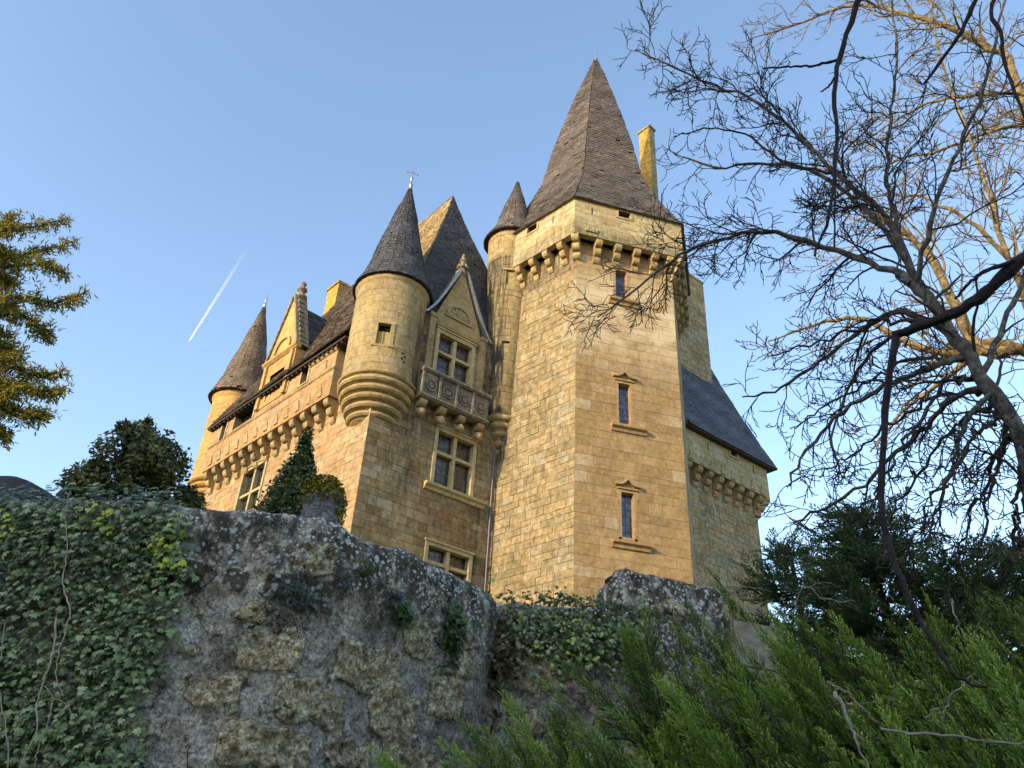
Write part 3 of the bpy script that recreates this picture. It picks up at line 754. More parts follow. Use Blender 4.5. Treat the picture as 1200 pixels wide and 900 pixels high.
mb.add([fA(2.6, 19.65, 0), fA(14.6, 19.65, 0), fA(14.6, 19.65, .62), fA(2.6, 19.65, .62)], [(0, 1, 2, 3)], 0, .2)
for h_ in hA:
    pbox(mb, fAp, h_[0] - .14, h_[0], h_[2] - .08, 22.1, -.35, .035, 0, .9); pbox(mb, fAp, h_[1], h_[1] + .14, h_[2] - .08, 22.1, -.35, .035, 0, .9)
    pbox(mb, fAp, h_[0], h_[1], h_[2] - .08, h_[2], -.35, .035, 0, .9)
mb.add([fA(2.9, 19.65, .25), fA(14.3, 19.65, .25), fA(14.3, 22.35, .25), fA(2.9, 22.35, .25)], [(0, 1, 2, 3)], 1)
for k in range(12):  # little gablets in relief above each gap
    uc = 3.35 + k * .95; pprism(mb, fAp, [(uc - .17, 19.85), (uc + .17, 19.85), (uc, 20.4)], -.01, .05, 0, .5)
for uu in (3.35,): pbox(mb, fAp, uu - .025, uu + .025, 21.35, 21.8, -.01, .012, 1)
pa = mb.build('wing_parapet', [M_A, M_VOID], castle)
for k in range(13):
    mb = MB(); corbel(mb, fA, 2.85 + k * .95, 18.52, w=.36, proj=.66, height=1.14); mb.build('corbel', M_CB, pa, fix=True)
# wing roof
def Ap(u, d, z): q = Kc + dA * u + inA * d; return (q[0], q[1], z)
mb = MB()
P, L_, W_ = bilerp_roof(Ap(14.9, -.85, 22.3), Ap(1.6, -.85, 22.6), Ap(9.6, 3.3, 32), Ap(6.2, 3.3, 32), 1.06); slates(mb, P, L_, W_, row=.22, w=.28, lift=.035)
P, L_, W_ = bilerp_roof(Ap(14.9, 7.4, 22.3), Ap(14.9, -.85, 22.3), Ap(9.6, 3.3, 32), Ap(9.6, 3.3, 32), 1.06); slates(mb, P, L_, W_, row=.3, w=.4)
rw = mb.build('wing_roof', S_WARM, castle)
mb = MB(); pbox(mb, fA, 1.7, 14.85, 22.20, 22.29, -.5, .86); 
for k in range(34): pbox(mb, fA, 2.0 + k * .38, 2.1 + k * .38, 22.08, 22.20, -.3, .80)
mb.build('eave_rafters', M_WOOD, rw)
# stone dormer of the wing
mb = MB()
ashlar(mb, frame(Kc + nA * .66, dA, nA), 6.75, 9.75, 21.5, 24.1, h=.4, wmin=.5, wmax=1., holes=[(7.55, 8.95, 21.75, 23.3)], joint=.006)
pbox(mb, fA, 6.75, 6.95, 21.5, 24.1, -1.2, .65, 0, .5); pbox(mb, fA, 9.55, 9.75, 21.5, 24.1, -1.2, .65, 0, .5)
pprof(mb, fA, 6.6, 9.9, [(.5, 24.05), (.70, 24.08), (.84, 24.2), (.84, 24.32), (.5, 24.35)], 0, .6)
pprism(mb, fA, [(6.7, 24.3), (9.8, 24.3), (8.36, 28.1), (8.14, 28.1)], .1, .66, 0, .5)
for i in range(12):
    a0_, a1_ = math.pi * i / 12, math.pi * (i + 1) / 12; uc, zc_ = 8.25, 24.6
    q = [(uc + .8 * math.cos(a0_), zc_ + .8 * math.sin(a0_)), (uc + .8 * math.cos(a1_), zc_ + .8 * math.sin(a1_)), (uc + .66 * math.cos(a1_), zc_ + .66 * math.sin(a1_)), (uc + .66 * math.cos(a0_), zc_ + .66 * math.sin(a0_))]
    pprism(mb, fA, q, .65, .76, 0, .8)
mb.add([fA(7.55, 21.75, .3), fA(8.95, 21.75, .3), fA(8.95, 23.3, .3), fA(7.55, 23.3, .3)], [(0, 1, 2, 3)], 1)
for s_ in (6.85, 9.4): pbox(mb, fA, s_, s_ + .26, 21.5, 24.05, .65, .78, 0, .7)
dw = mb.build('wing_dormer', [M_YT, M_VOID], castle)
mb = MB()
for sgn in (-1, 1):
    for i in range(10):
        t0_, t1_ = i / 10, (i + 1) / 10
        ua, ub = 8.25 + sgn * (1.62 - 1.5 * t0_), 8.25 + sgn * (1.62 - 1.5 * t1_)
        pprism(mb, fA, [(ua, 24.3 + 3.85 * t0_), (ub, 24.3 + 3.85 * t1_), (ub - sgn * .14, 24.3 + 3.85 * t1_), (ua - sgn * .14, 24.3 + 3.85 * t0_)], .05, .78)
        pbox(mb, fA, (ua + ub) / 2 - .05, (ua + ub) / 2 + .05, 24.5 + 3.85 * t0_, 24.68 + 3.85 * t0_, .3, .6)
mb.build('gable_coping', M_G, dw, fix=True)
mb = MB(); f0 = fA(8.25, 0, .38)
lathe(mb, f0[0], f0[1], [(.22, 27.7), (.22, 28.0), (.36, 28.1), (.34, 28.22), (.16, 28.3), (.14, 28.5), (.28, 28.62), (.24, 28.75), (.12, 28.82), (.12, 28.95), (.17, 29.05), (.08, 29.2), (0, 29.3)], 12, smooth=False); mb.build('finial', M_G, dw)
mb = MB()
for sgn in (-1, 1):
    ua = 8.25 + sgn * 1.5
    P, L_, W_ = bilerp_roof(np.array(fA(ua, 24.2, .1)), np.array(fA(ua, 24.2, -2.4)), np.array(fA(8.25, 27.6, .1)), np.array(fA(8.25, 27.6, -2.4)), 1)
    slates(mb, (lambda s, t, P=P: P(1 - s, t)) if sgn > 0 else P, L_, W_)
mb.build('dormer_roof', S_DARK, dw)
# chimneys
def chimney(px, py, D, wa_, wb_, z0, mats, label, cap=True):
    top = at(px, py, D); f_ = frame(top[:2], dA, nA)
    mb = MB(); ashlar(mb, f_, 0, wa_, z0, top[2], h=.34, wmin=.3, wmax=.6, rough=.02)
    g_ = frame(top[:2], inA, nB); ashlar(mb, g_, 0, wb_, z0, top[2], h=.34, wmin=.3, wmax=.6, mat=1, rough=.02)
    g2 = frame(top[:2] + dA * wa_, inA, dA); ashlar(mb, g2, 0, wb_, z0, top[2], h=.34, wmin=.3, wmax=.6, mat=1)
    g3 = frame(top[:2] + inA * wb_, dA, inA); ashlar(mb, g3, 0, wa_, z0, top[2], h=.34, wmin=.3, wmax=.6, mat=1)
    if cap: pbox(mb, frame(top[:2], dA, -inA), -.08, wa_ + .08, top[2] - .14, top[2] + .02, -wb_ - .08, .08, 1, .3)
    o = mb.build('chimney', mats, castle); tag(o, label); return o
chimney(398, 329, 41.5, 1.25, 1.15, 24, [M_Y, M_L], 'square chimney with a sunlit golden face behind the wing roof')
chimney(761, 147, 39.5, .95, .55, 29, [M_Y, M_L], 'tall narrow chimney with a sunlit golden face beside the tower spire')

# left end turret
LT = Kc + dA * 16 + inA * .9; rl = 1.42
mb = MB(); fl = cyl(LT[0], LT[1], rl, math.pi); cl_ = math.pi * rl
ashlar(mb, fl, -cl_, cl_, 20.0, 25.25, h=.4, wmin=.5, wmax=1., maxseg=.2, joint=.005)
lathe(mb, LT[0], LT[1], [(rl, 24.9), (rl + .06, 25.0), (rl + .1, 25.12), (rl + .1, 25.24)], 40)
for k in range(3): pbox(mb, fl, .3, .38, 21.9 + k * .16, 22.0 + k * .16, -.01, .02, 1)
pbox(mb, fl, .24, .44, 22.1, 22.16, -.01, .02, 1)
lt = mb.build('end_turret', [M_YT, M_VOID], castle)
mb = MB(); pr = []
for r_, z_ in [(.9, 18.2), (1.05, 18.55), (1.18, 18.9), (1.31, 19.25), (1.42, 19.6)]:
    pr += [(r_ - .10, z_), (r_ + .04, z_ + .03), (r_ + .12, z_ + .11), (r_ + .1, z_ + .20), (r_ + .0, z_ + .27), (r_ - .02, z_ + .32)]
pr += [(1.42, 20.02)]
lathe(mb, LT[0], LT[1], pr, 44, smooth=False); mb.build('corbelling', M_YT, lt)
cone_roof(LT[0], LT[1], 1.72, 25.2, LT[0], LT[1], 32.3, S_WARM, 'end_turret_roof', .06, fin=1.1)

# ---------- right wing behind the tower
mb = MB(); ashlar(mb, fR, 10, 20.0, ZG, 22.9, h=.34, wmin=.3, wmax=.8, rough=.02)
fRs = frame(J + dB * 20.0, inB, dB); ashlar(mb, fRs, 0, 9, ZG, 22.9, h=.4, wmin=.4, wmax=.9)
wr = mb.build('right_wing_wall', M_L, castle)
fRp = frame(J + nB * .62, dB, nB)
mb = MB(); ashlar(mb, fRp, 11, 20.62, 22.85, 25.05, h=.42, wmin=.6, wmax=1.2, joint=.006, holes=[(17.0, 17.6, 24.6, 25.05)])
ashlar(mb, frame(J + dB * 20.62 + nB * .62, inB, dB), 0, 9, 22.85, 25.05, h=.42, wmin=.6, wmax=1.2)
mb.add([fR(11, 22.86, 0), fR(20.6, 22.86, 0), fR(20.6, 22.86, .62), fR(11, 22.86, .62)], [(0, 1, 2, 3)], 0, .2)
mb.add([fR(20., 22.86, .6), fR(20.6, 22.86, .6), fR(20.6, 22.86, -9), fR(20, 22.86, -9)], [(0, 1, 2, 3)], 0, .2)
mb.add([fR(11, 22.86, .3), fR(20.4, 22.86, .3), fR(20.4, 25.1, .3), fR(11, 25.1, .3)], [(0, 1, 2, 3)], 1)
pbox(mb, fRp, 16.86, 17.0, 24.5, 25.0, -.2, .05, 0, .9); pbox(mb, fRp, 17.6, 17.74, 24.5, 25.0, -.2, .05, 0, .9); pbox(mb, fRp, 16.86, 17.74, 24.44, 24.56, -.2, .07, 0, .9)
for uu in (14.9, 19.2): pbox(mb, fRp, uu - .03, uu + .03, 24.1, 24.6, -.01, .012, 1)
for k in range(10): uc = 11.5 + k * .95 - .2; pprism(mb, fRp, [(uc - .2, 22.95), (uc + .2, 22.95), (uc, 23.55)], -.01, .06, 0, .2)
pr_ = mb.build('right_wing_parapet', [M_P, M_VOID], castle)
for k in range(10):
    uc = 11.25 + k * .95; mb = MB(); corbel(mb, fR, uc, 21.65, w=.40, proj=.66, height=1.22); mb.build('corbel', M_CB, pr_, fix=True)
o_ = (dB + nB) / math.sqrt(2); mb = MB(); corbel(mb, frame(J + dB * 20.0, np.array([o_[1], -o_[0]]), o_), 0, 21.65, w=.4, proj=.9, height=1.22); mb.build('corbel', M_CB, pr_, fix=True)
for k in range(4):
    mb = MB(); corbel(mb, fRs, .5 + k * .95, 21.65, w=.4, proj=.66, height=1.22); mb.build('corbel', M_CB, pr_, fix=True)
def Rp(u, d, z): q = J + dB * u + inB * d; return (q[0], q[1], z)
mb = MB(); top = Rp(19.2, 4.0, 40.0); top2 = Rp(12, 4.0, 40.0)
P, L_, W_ = bilerp_roof(Rp(9, -1.0, 24.95), Rp(21.2, -1.0, 24.95), top2, top, 1.3); slates(mb, P, L_, W_, row=.2, w=.26)
P, L_, W_ = bilerp_roof(Rp(21.2, -1.0, 24.95), Rp(21.2, 10, 24.95), top, top, 1.3); slates(mb, P, L_, W_, row=.3, w=.4)
ro = mb.build('right_wing_roof', S_BLUE, castle)
mb = MB(); pbox(mb, fR, 10, 21.1, 24.85, 24.93, -.3, .95); mb.build('eave_soffit', M_WOOD, ro)
mb = MB(); ft = frame(J + inB * 1.5, dB, nB)
ashlar(mb, ft, 14.2, 18.85, 26, 39.9, h=.4, wmin=.4, wmax=.9, rough=.02)
ashlar(mb, frame(J + inB * 1.5 + dB * 18.85, inB, dB), 0, 2.0, 26, 39.9, h=.4, wmin=.4, wmax=.9)
pbox(mb, ft, 14.2, 18.85, 39.9, 40.1, -2.0, .05, 0, .4)
tag(mb.build('rear_stair_tower', M_L, castle), 'tall plain stone block rising behind the tower from the right roof')
#@@PART2
# ================================================================== GARDEN WALLS
def vnoise(x, y, seed=0):
    """smooth value noise on arrays"""
    xi = np.floor(x).astype(np.int64); yi = np.floor(y).astype(np.int64); xf = x - xi; yf = y - yi
    def h(a, b):
        n = (a * 374761393 + b * 668265263 + seed * 974634777) & 0x7fffffff
        n = ((n ^ (n >> 13)) * 1274126177) & 0x7fffffff
        return ((n ^ (n >> 16)) & 0xffff) / 65535.0
    u = xf * xf * (3 - 2 * xf); v = yf * yf * (3 - 2 * yf)
    return (h(xi, yi) * (1 - u) + h(xi + 1, yi) * u) * (1 - v) + (h(xi, yi + 1) * (1 - u) + h(xi + 1, yi + 1) * u) * v
def fbm(x, y, oct=5, seed=0, g=.5):
    s = 0; a = 1; t = 0
    for k in range(oct): s = s + a * vnoise(x * 2 ** k + 17.3 * k, y * 2 ** k - 9.1 * k, seed + k); t += a; a *= g
    return s / t

def wall_mat(name, mortar=((.22, .18, .135), (.46, .39, .30), (.72, .635, .51)), stone=((.26, .18, .085), (.68, .52, .29), (.88, .77, .52)), ztop=3.9):
    m, nt, b = newmat(name)
    vec = N(nt, 'ShaderNodeTexCoord').outputs['Object']
    st = attr(nt, 'stain')
    big = noise(nt, vec, 1.4, 6, .6, .3); mid = noise(nt, vec, 9, 10, .8); fine = noise(nt, vec, 42, 8, .85)
    c1 = ramp(nt, big, [(.38, mortar[0]), (.5, mortar[1]), (.62, mortar[2])])
    c1 = mix(nt, .5, c1, ramp(nt, mid, [(.40, .35), (.5, 1.), (.60, 1.5)]), 'MULTIPLY')
    c2 = ramp(nt, noise(nt, vec, 17, 10, .85), [(.42, stone[0]), (.5, stone[1]), (.58, stone[2])])
    c = mix(nt, st, c1, c2)
    pit = ramp(nt, fine, [(.42, .10), (.475, .8), (.53, 1.05), (.59, 1.8)])  # pits darkened in the colour, as the soft light shows little relief
    c = mix(nt, .85, c, pit, 'MULTIPLY')
    c = mix(nt, math_(nt, 'MULTIPLY', ramp(nt, mid, [(.40, 1.), (.445, 0.)]), .75), c, (.05, .04, .03))
    c = mix(nt, math_(nt, 'MULTIPLY', ramp(nt, st, [(.30, 0.), (.5, 1.), (.72, 0.)]), .85), c, (.045, .036, .027))
    sep = N(nt, 'ShaderNodeSeparateXYZ'); geo = N(nt, 'ShaderNodeNewGeometry'); nt.links.new(geo.outputs['Position'], sep.inputs[0])
    mr = N(nt, 'ShaderNodeMapRange'); mr.inputs['From Min'].default_value = ztop - .75; mr.inputs['From Max'].default_value = ztop - .1
    nt.links.new(sep.outputs['Z'], mr.inputs['Value']); top = mr.outputs[0]
    sn = noise(nt, scaled(nt, vec, (3, 3, 1.2)), 2.4, 10, .8)
    ma = N(nt, 'ShaderNodeMath', operation='MULTIPLY_ADD'); nt.links.new(top, ma.inputs[0]); ma.inputs[1].default_value = .75; ma.inputs[2].default_value = .34
    blk = math_(nt, 'MULTIPLY', ramp(nt, sn, [(.45, 0.), (.53, 1.)]), ma.outputs[0])
    c = mix(nt, math_(nt, 'MINIMUM', blk, .85), c, (.065, .054, .042))
    # cracks
    vc = N(nt, 'ShaderNodeTexVoronoi', feature='DISTANCE_TO_EDGE'); vc.inputs['Scale'].default_value = 2.6; nt.links.new(N_color(nt, vec, 3.0, .22), vc.inputs[0])
    crk = math_(nt, 'MULTIPLY', ramp(nt, vc.outputs[0], [(.004, 1.), (.016, 0.)]), ramp(nt, noise(nt, vec, 1.9, 3, .5), [(.55, 0.), (.60, 1.)]))
    c = mix(nt, math_(nt, 'MULTIPLY', crk, .9), c, (.02, .018, .015))
    # lichens: crisp pale crusts, mostly near the coping
    for scl, lo, hi, colr, am in ((11, .24, .31, (.70, .69, .62), 1.15), (26, .28, .37, (.80, .79, .72), 1.1), (7, .21, .28, (.50, .49, .42), .9)):
        vo = N(nt, 'ShaderNodeTexVoronoi'); vo.inputs['Scale'].default_value = scl; nt.links.new(N_color(nt, vec, scl * 1.6, .9 / scl), vo.inputs[0])
        l1 = ramp(nt, vo.outputs['Distance'], [(lo, 1.), (hi, 0.)])
        l2 = ramp(nt, noise(nt, vec, 2.1 + scl * .13, 6, .75), [(.46, 0.), (.50, 1.)])
        ma = N(nt, 'ShaderNodeMath', operation='MULTIPLY_ADD'); nt.links.new(top, ma.inputs[0]); ma.inputs[1].default_value = .75 * am; ma.inputs[2].default_value = .22 * am
        c = mix(nt, math_(nt, 'MULTIPLY', math_(nt, 'MULTIPLY', l1, l2), ma.outputs[0]), c, colr)
    ms = math_(nt, 'MULTIPLY', ramp(nt, noise(nt, vec, 2.7, 9, .85), [(.57, 0.), (.62, 1.)]), top)
    c = mix(nt, math_(nt, 'MULTIPLY', ms, .85), c, (.10, .10, .02))
    nt.links.new(c, b.inputs['Base Color']); b.inputs['Roughness'].default_value = .95; b.inputs['Specular IOR Level'].default_value = .12
    bp = N(nt, 'ShaderNodeBump'); bp.inputs['Strength'].default_value = 1.; bp.inputs['Distance'].default_value = .035
    hh = mix(nt, .5, mid, fine); hh = mix(nt, crk, hh, (0, 0, 0))
    nt.links.new(hh, bp.inputs['Height']); nt.links.new(bp.outputs[0], b.inputs['Normal'])
    return m
def N_color(nt, vec, scale, amt):
    """coordinates jittered by noise colour"""
    n = N(nt, 'ShaderNodeTexNoise'); n.inputs['Scale'].default_value = scale; n.inputs['Detail'].default_value = 5; n.inputs['Roughness'].default_value = .7; nt.links.new(vec, n.inputs['Vector'])
    a = N(nt, 'ShaderNodeVectorMath', operation='SUBTRACT'); nt.links.new(n.outputs['Color'], a.inputs[0]); a.inputs[1].default_value = (.5, .5, .5)
    k = N(nt, 'ShaderNodeVectorMath', operation='SCALE'); nt.links.new(a.outputs[0], k.inputs[0]); k.inputs['Scale'].default_value = amt
    d = N(nt, 'ShaderNodeVectorMath', operation='ADD'); nt.links.new(vec, d.inputs[0]); nt.links.new(k.outputs[0], d.inputs[1]); return d.outputs[0]
M_WALL = wall_mat('weathered_rubble_wall')

def build_wall(name, path, ztop, stones, label, cat, zf0, ds=.0125, zfun=None, thick=.65, amp=1., mat=None, round_top=.10, zlow=-.4, z_of=None, smooth=.45):
    path = np.array(path, float)
    seg = np.linalg.norm(np.diff(path, axis=0), axis=1); S = np.concatenate([[0], np.cumsum(seg)])
    n = int(S[-1] / ds) + 1; s = np.linspace(0, S[-1], n)
    X = np.interp(s, S, path[:, 0]); Y = np.interp(s, S, path[:, 1])
    k = max(3, int(smooth / ds)) | 1; ker = np.hanning(k + 2)[1:-1]; ker /= ker.sum()
    Xs = np.convolve(np.pad(X, k // 2, mode='edge'), ker, 'valid'); Ys = np.convolve(np.pad(Y, k // 2, mode='edge'), ker, 'valid')
    tx, ty = np.gradient(Xs), np.gradient(Ys); l = np.hypot(tx, ty); tx /= l; ty /= l
    nx_, ny_ = ty, -tx           # towards the viewer
    zt = ztop + (zfun(Xs) if zfun else 0) + (fbm(s * 2.2, s * 0 + 3, 5, 11) - .5) * .14 * amp
    # row parameter: face rows then the rounded top, then the back
    rows = []
    zl = list(np.arange(zlow, zf0, .15)) + list(np.arange(zf0, ztop - .02, ds))
    V = []; A = []
    az = np.degrees(np.arctan2(Xs, Ys))
    for i, z in enumerate(zl):
        f = (z - zlow) / (ztop - zlow); zz = zlow + f * (zt - zlow)
        d = (fbm(s * 2.2, zz * 2.2, 5, 3) - .5) * .12 * amp + (fbm(s * 11, zz * 11, 5, 5, .6) - .5) * .055 * amp
        msk = np.zeros(n)
        for (s0, s1, za, zb, *stg) in stones:
            wob = (fbm(s * 5, zz * 5, 5, 21, .6) - .5) * .20
            q = np.minimum.reduce([s - s0, s1 - s, zz - za, zb - zz]) + wob
            cr = .06
            dx = np.maximum(0, cr - np.minimum(s - s0, s1 - s)); dz = np.maximum(0, cr - np.minimum(zz - za, zb - zz))
            q = q - (np.hypot(dx, dz) - np.maximum(dx, dz)) * 1.0
            m_ = np.clip(q / .038, 0, 1) * (stg[0] if stg else 1.); msk = np.maximum(msk, m_)
        rough = (fbm(s * 22, zz * 22, 4, 31) - .5) * .05 * msk
        d = d + msk * .03 + rough * amp * 1.5
        ed = np.clip((f - (1 - round_top / (ztop - zlow))) / (round_top / (ztop - zlow)), 0, 1)
        d = d - .08 * ed ** 2
        V.append(np.stack([Xs + nx_ * d, Ys + ny_ * d, zz], -1)); A.append(msk)
    for j in range(1, 9):
        f = j / 8; d = -.08 - thick * f + (fbm(s * 6, s * 0 + f * 4, 4, 41) - .5) * .05
        zz = zt + .03 * math.sin(f * math.pi) + (fbm(s * 8, s * 0 + f * 5, 4, 45) - .5) * .05
        V.append(np.stack([Xs + nx_ * d, Ys + ny_ * d, zz], -1)); A.append(np.zeros(n))
    V.append(np.stack([Xs - nx_ * (thick + .1), Ys - ny_ * (thick + .1), zt * 0 + zlow], -1)); A.append(np.zeros(n))
    Rn = len(V); V = np.concatenate(V); A = np.concatenate(A)
    i = np.arange(Rn - 1)[:, None] * n; j = np.arange(n - 1)[None, :]
    Fq = np.stack([i + j, i + j + 1, i + n + j + 1, i + n + j], -1).reshape(-1, 4)
    o = npmesh(name, V, Fq, mat or M_WALL, smooth=True, stain=A, loc=(path[len(path) // 2][0], path[len(path) // 2][1], 0))
    tag(o, label, cat)
    return o, dict(s=s, X=Xs, Y=Ys, nx=nx_, ny=ny_, zt=zt, az=az)
path1 = [(-8.5, 6.3), (-3.7, 5.61), (-2.97, 5.51), (-2.28, 5.49), (-1.86, 5.53), (-1.53, 5.57), (-1.21, 5.75), (-.98, 5.99), (-.61, 6.44), (-.3, 6.80), (-.04, 7.15), (.02, 7.6), (.03, 8.2)]
# convert photographed stone outlines to wall coordinates
_p = np.array(path1); _S = np.concatenate([[0], np.cumsum(np.linalg.norm(np.diff(_p, axis=0), axis=1))])
_s = np.linspace(0, _S[-1], 4000); _x = np.interp(_s, _S, _p[:, 0]); _y = np.interp(_s, _S, _p[:, 1]); _az = np.degrees(np.arctan2(_x, _y))
def wall_sz(px, py):
    q = at(px, py, 1.) - CAM; a = math.degrees(math.atan2(q[0], q[1])); i = int(np.argmin(np.abs(_az[:3650] - a)))
    return _s[i], 1.6 + q[2] * math.hypot(_x[i], _y[i])
stones = []
for x0, y0, x1, y1 in [(215, 698, 257, 733), (266, 703, 320, 730), (268, 745, 362, 788), (381, 765, 476, 803), (313, 806, 411, 848), (200, 790, 292, 832), (204, 750, 241, 771),
                       (428, 818, 490, 862), (245, 858, 366, 899), (380, 868, 440, 899), (470, 728, 515, 768), (130, 840, 196, 870), (60, 760, 130, 800), (500, 800, 545, 840),
                       (440, 872, 500, 900), (120, 700, 180, 735), (20, 680, 90, 720), (455, 880, 520, 910), (340, 640, 395, 668), (520, 745, 556, 790)]:
    sa, za = wall_sz(x0, y1); sb, zb = wall_sz(x1, y0); stones.append((sa, sb, za, zb))
zr = 1.9
while zr < 3.55:
    hr = rnd.uniform(.22, .32); ur = 2.6 + rnd.uniform(0, .3)
    while ur < 9.6:
        wr_ = rnd.uniform(.28, .7)
        if not any(a_ < ur + wr_ and b_ > ur and c_ < zr + hr - .05 and d_ > zr + .05 for a_, b_, c_, d_ in [q[:4] for q in stones[:20]]): stones.append((ur, ur + wr_ - .05, zr, zr + hr - .045, rnd.choice([.12, .2, .3, .5]) * (1 if zr < 3.2 else .5)))
        ur += wr_
    zr += hr
gw, GW = build_wall('garden_wall', path1, 3.9, stones, 'massive old garden wall of rubble and grey mortar curving below the castle, its left part under ivy', 'wall', 1.95)
path2 = [(-.35, 7.42), (.0, 7.36), (.45, 7.38), (.95, 7.46), (1.6, 7.72), (2.3, 8.25), (2.9, 9.3)]
st2 = [(rnd.uniform(0, 3.5), 0, 0, 0) for _ in range(0)]
for r in range(5):
    u = .0
    while u < 3.6:
        w_ = rnd.uniform(.25, .55)
        if rnd.random() < .6: st2.append((u, u + w_ - .06, 2.1 + r * .33, 2.37 + r * .33))
        u += w_
gw2, GW2 = build_wall('garden_wall', path2, 3.92, st2, 'lower ruined stretch of grey garden wall half buried in ivy below the tower', 'wall', 2.2, ds=.022, thick=.5,
                      zfun=lambda x: -.02 * np.maximum(0, x - .2))
# raised lichen-covered block at the end of that wall
path3 = [(1.0, 8.3), (1.01, 7.95), (1.06, 7.78), (1.26, 7.74), (2.28, 8.22), (2.36, 8.6)]
pier, _ = build_wall('stone_block', path3, 4.42, [(.45, .95, 3.6, 3.85), (.9, 1.4, 3.95, 4.2)], 'grey lichen-covered masonry block rising above the wall below the tower', 'stone block', 3.0, ds=.016, thick=.45, smooth=.12,
                     zfun=lambda x: -.06 * np.exp(-((x - 1.0) / .09) ** 2) + .03 * np.exp(-((x - 1.25) / .12) ** 2))
M_PALE = stone_mat('pale_stone', [(.42, .36, .25), (.5, .44, .33)], mott=.5, dirt=.4)
mb = MB(); fP = frame((2.40, 8.30), azd(70), azd(160)); ashlar(mb, fP, 0, .62, 3.2, 4.12, h=.45, wmin=.3, wmax=.6)
pbox(mb, fP, -.01, .63, 3.1, 4.12, -.5, -.02, 0, .5); o = mb.build('stone_block', M_PALE, loc=(2.4, 8.3, 3.1)); tag(o, 'small pale cut stone block between the lichen-covered block and the junipers', 'stone block')
# far-left rounded rock above the wall
M_ROCK = plain_mat('dark_rock', (.055, .05, .05), .95, spec=.1, var=.9, scale=3)
V = []; nu, nv = 60, 30; c0 = at(-14, 622, 11.5)
for j in range(nv + 1):
    for i in range(nu):
        a = 2 * math.pi * i / nu; e = math.pi / 2 * (1 - j / nv * 1.25); r = .85 * (1 + .25 * (float(fbm(np.array([math.cos(a) * 1.5 + 5]), np.array([math.sin(a) * 1.5 + e * 2]), 5, 8)[0]) - .5))
        V.append((c0[0] + r * 1.2 * math.cos(e) * math.cos(a), c0[1] + r * math.cos(e) * math.sin(a), c0[2] + r * .75 * math.sin(e)))
Fq = np.array([(j * nu + i, j * nu + (i + 1) % nu, (j + 1) * nu + (i + 1) % nu, (j + 1) * nu + i) for j in range(nv) for i in range(nu)])
tag(npmesh('rock', V, Fq, M_ROCK, smooth=True, loc=tuple(c0 - np.array([0, 0, .5]))), 'dark rounded rock showing above the ivy-covered wall at the far left', 'rock')
# mossy stone ball on the coping
M_STN = wall_mat('grey_finial_stone', ztop=30.0, mortar=((.12, .115, .11), (.26, .25, .235), (.42, .41, .38)))
bx = at(377, 600, 6.15); urn = empty('stone_finial', (bx[0], bx[1], 3.85), 'round grey stone finial with a thick cap of yellow moss standing on the wall', 'finial')
mb = MB(); lathe(mb, bx[0], bx[1], [(.155, 3.7), (.15, 3.86), (.17, 3.93), (.17, 3.99), (.145, 4.03), (.15, 4.09), (.165, 4.15), (.15, 4.22), (.11, 4.27), (0, 4.30)], 26); mb.build('ball', M_STN, urn)
M_MOSS = leaf_mat('moss', [(.06, .06, .01), (.20, .17, .025), (.36, .28, .03), (.12, .12, .03)], rough=.95, trans=.1, spec=.05, scale=20)
M_PLT = leaf_mat('small_leaf', [(.02, .045, .012), (.045, .09, .02), (.09, .15, .03), (.05, .07, .04)], rough=.5, trans=.2, scale=4)
LEAF_OV = np.array([(0, 0, 0), (.28, .3, .05), (.24, .7, .03), (0, 1, -.06), (-.24, .7, .03), (-.28, .3, .05)]); LEAF_OVF = np.array([(0, 1, 2), (0, 2, 3), (0, 3, 4), (0, 4, 5)])
_o = [(0, .05, 0), (.25, -.1, -.05), (.52, .22, -.12), (.30, .38, .0), (.38, .64, -.08), (.15, .66, .02), (0, 1.0, -.12), (-.15, .66, .02), (-.38, .64, -.08), (-.30, .38, 0), (-.52, .22, -.12), (-.25, -.1, -.05), (0, .35, .07)]
LEAF_IV = np.array(_o); LEAF_IVF = np.array([(12, i, (i + 1) % 12) for i in range(12)])
def leaves(name, P, Nrm, Tip, size, mat, parent=None, shape='ov', tone=None, loc=None):
    LV, LF = (LEAF_OV, LEAF_OVF) if shape == 'ov' else (LEAF_OV * np.array([.38, 1, 1]), LEAF_OVF) if shape == 'nd' else (LEAF_IV, LEAF_IVF)
    P = np.asarray(P, float); Nrm = np.asarray(Nrm, float); Tip = np.asarray(Tip, float); n = len(P)
    Nrm = Nrm / (np.linalg.norm(Nrm, axis=1)[:, None] + 1e-9); Tip = Tip - Nrm * (Tip * Nrm).sum(1)[:, None]; Tip /= (np.linalg.norm(Tip, axis=1)[:, None] + 1e-9)
    Sd = np.cross(Tip, Nrm); sz = np.broadcast_to(np.asarray(size, float), (n,))[:, None, None]
    V = P[:, None, :] + sz * (LV[None, :, 0:1] * Sd[:, None, :] + LV[None, :, 1:2] * Tip[:, None, :] + LV[None, :, 2:3] * Nrm[:, None, :])
    Fc = (np.arange(n)[:, None, None] * len(LV) + LF[None]).reshape(-1, 3)
    t = nrs.rand(n) if tone is None else np.asarray(tone)
    return npmesh(name, V.reshape(-1, 3), Fc, mat, parent, tone=np.repeat(t, len(LF)), loc=loc)
def rv(n, s=1.): return nrs.normal(0, s, (n, 3))
n = 2600; a = nrs.rand(n) * 2 * np.pi; h = nrs.rand(n); rr = .168 * np.sqrt(np.clip(1 - (h * .95) ** 2.2, 0, 1)) + .012
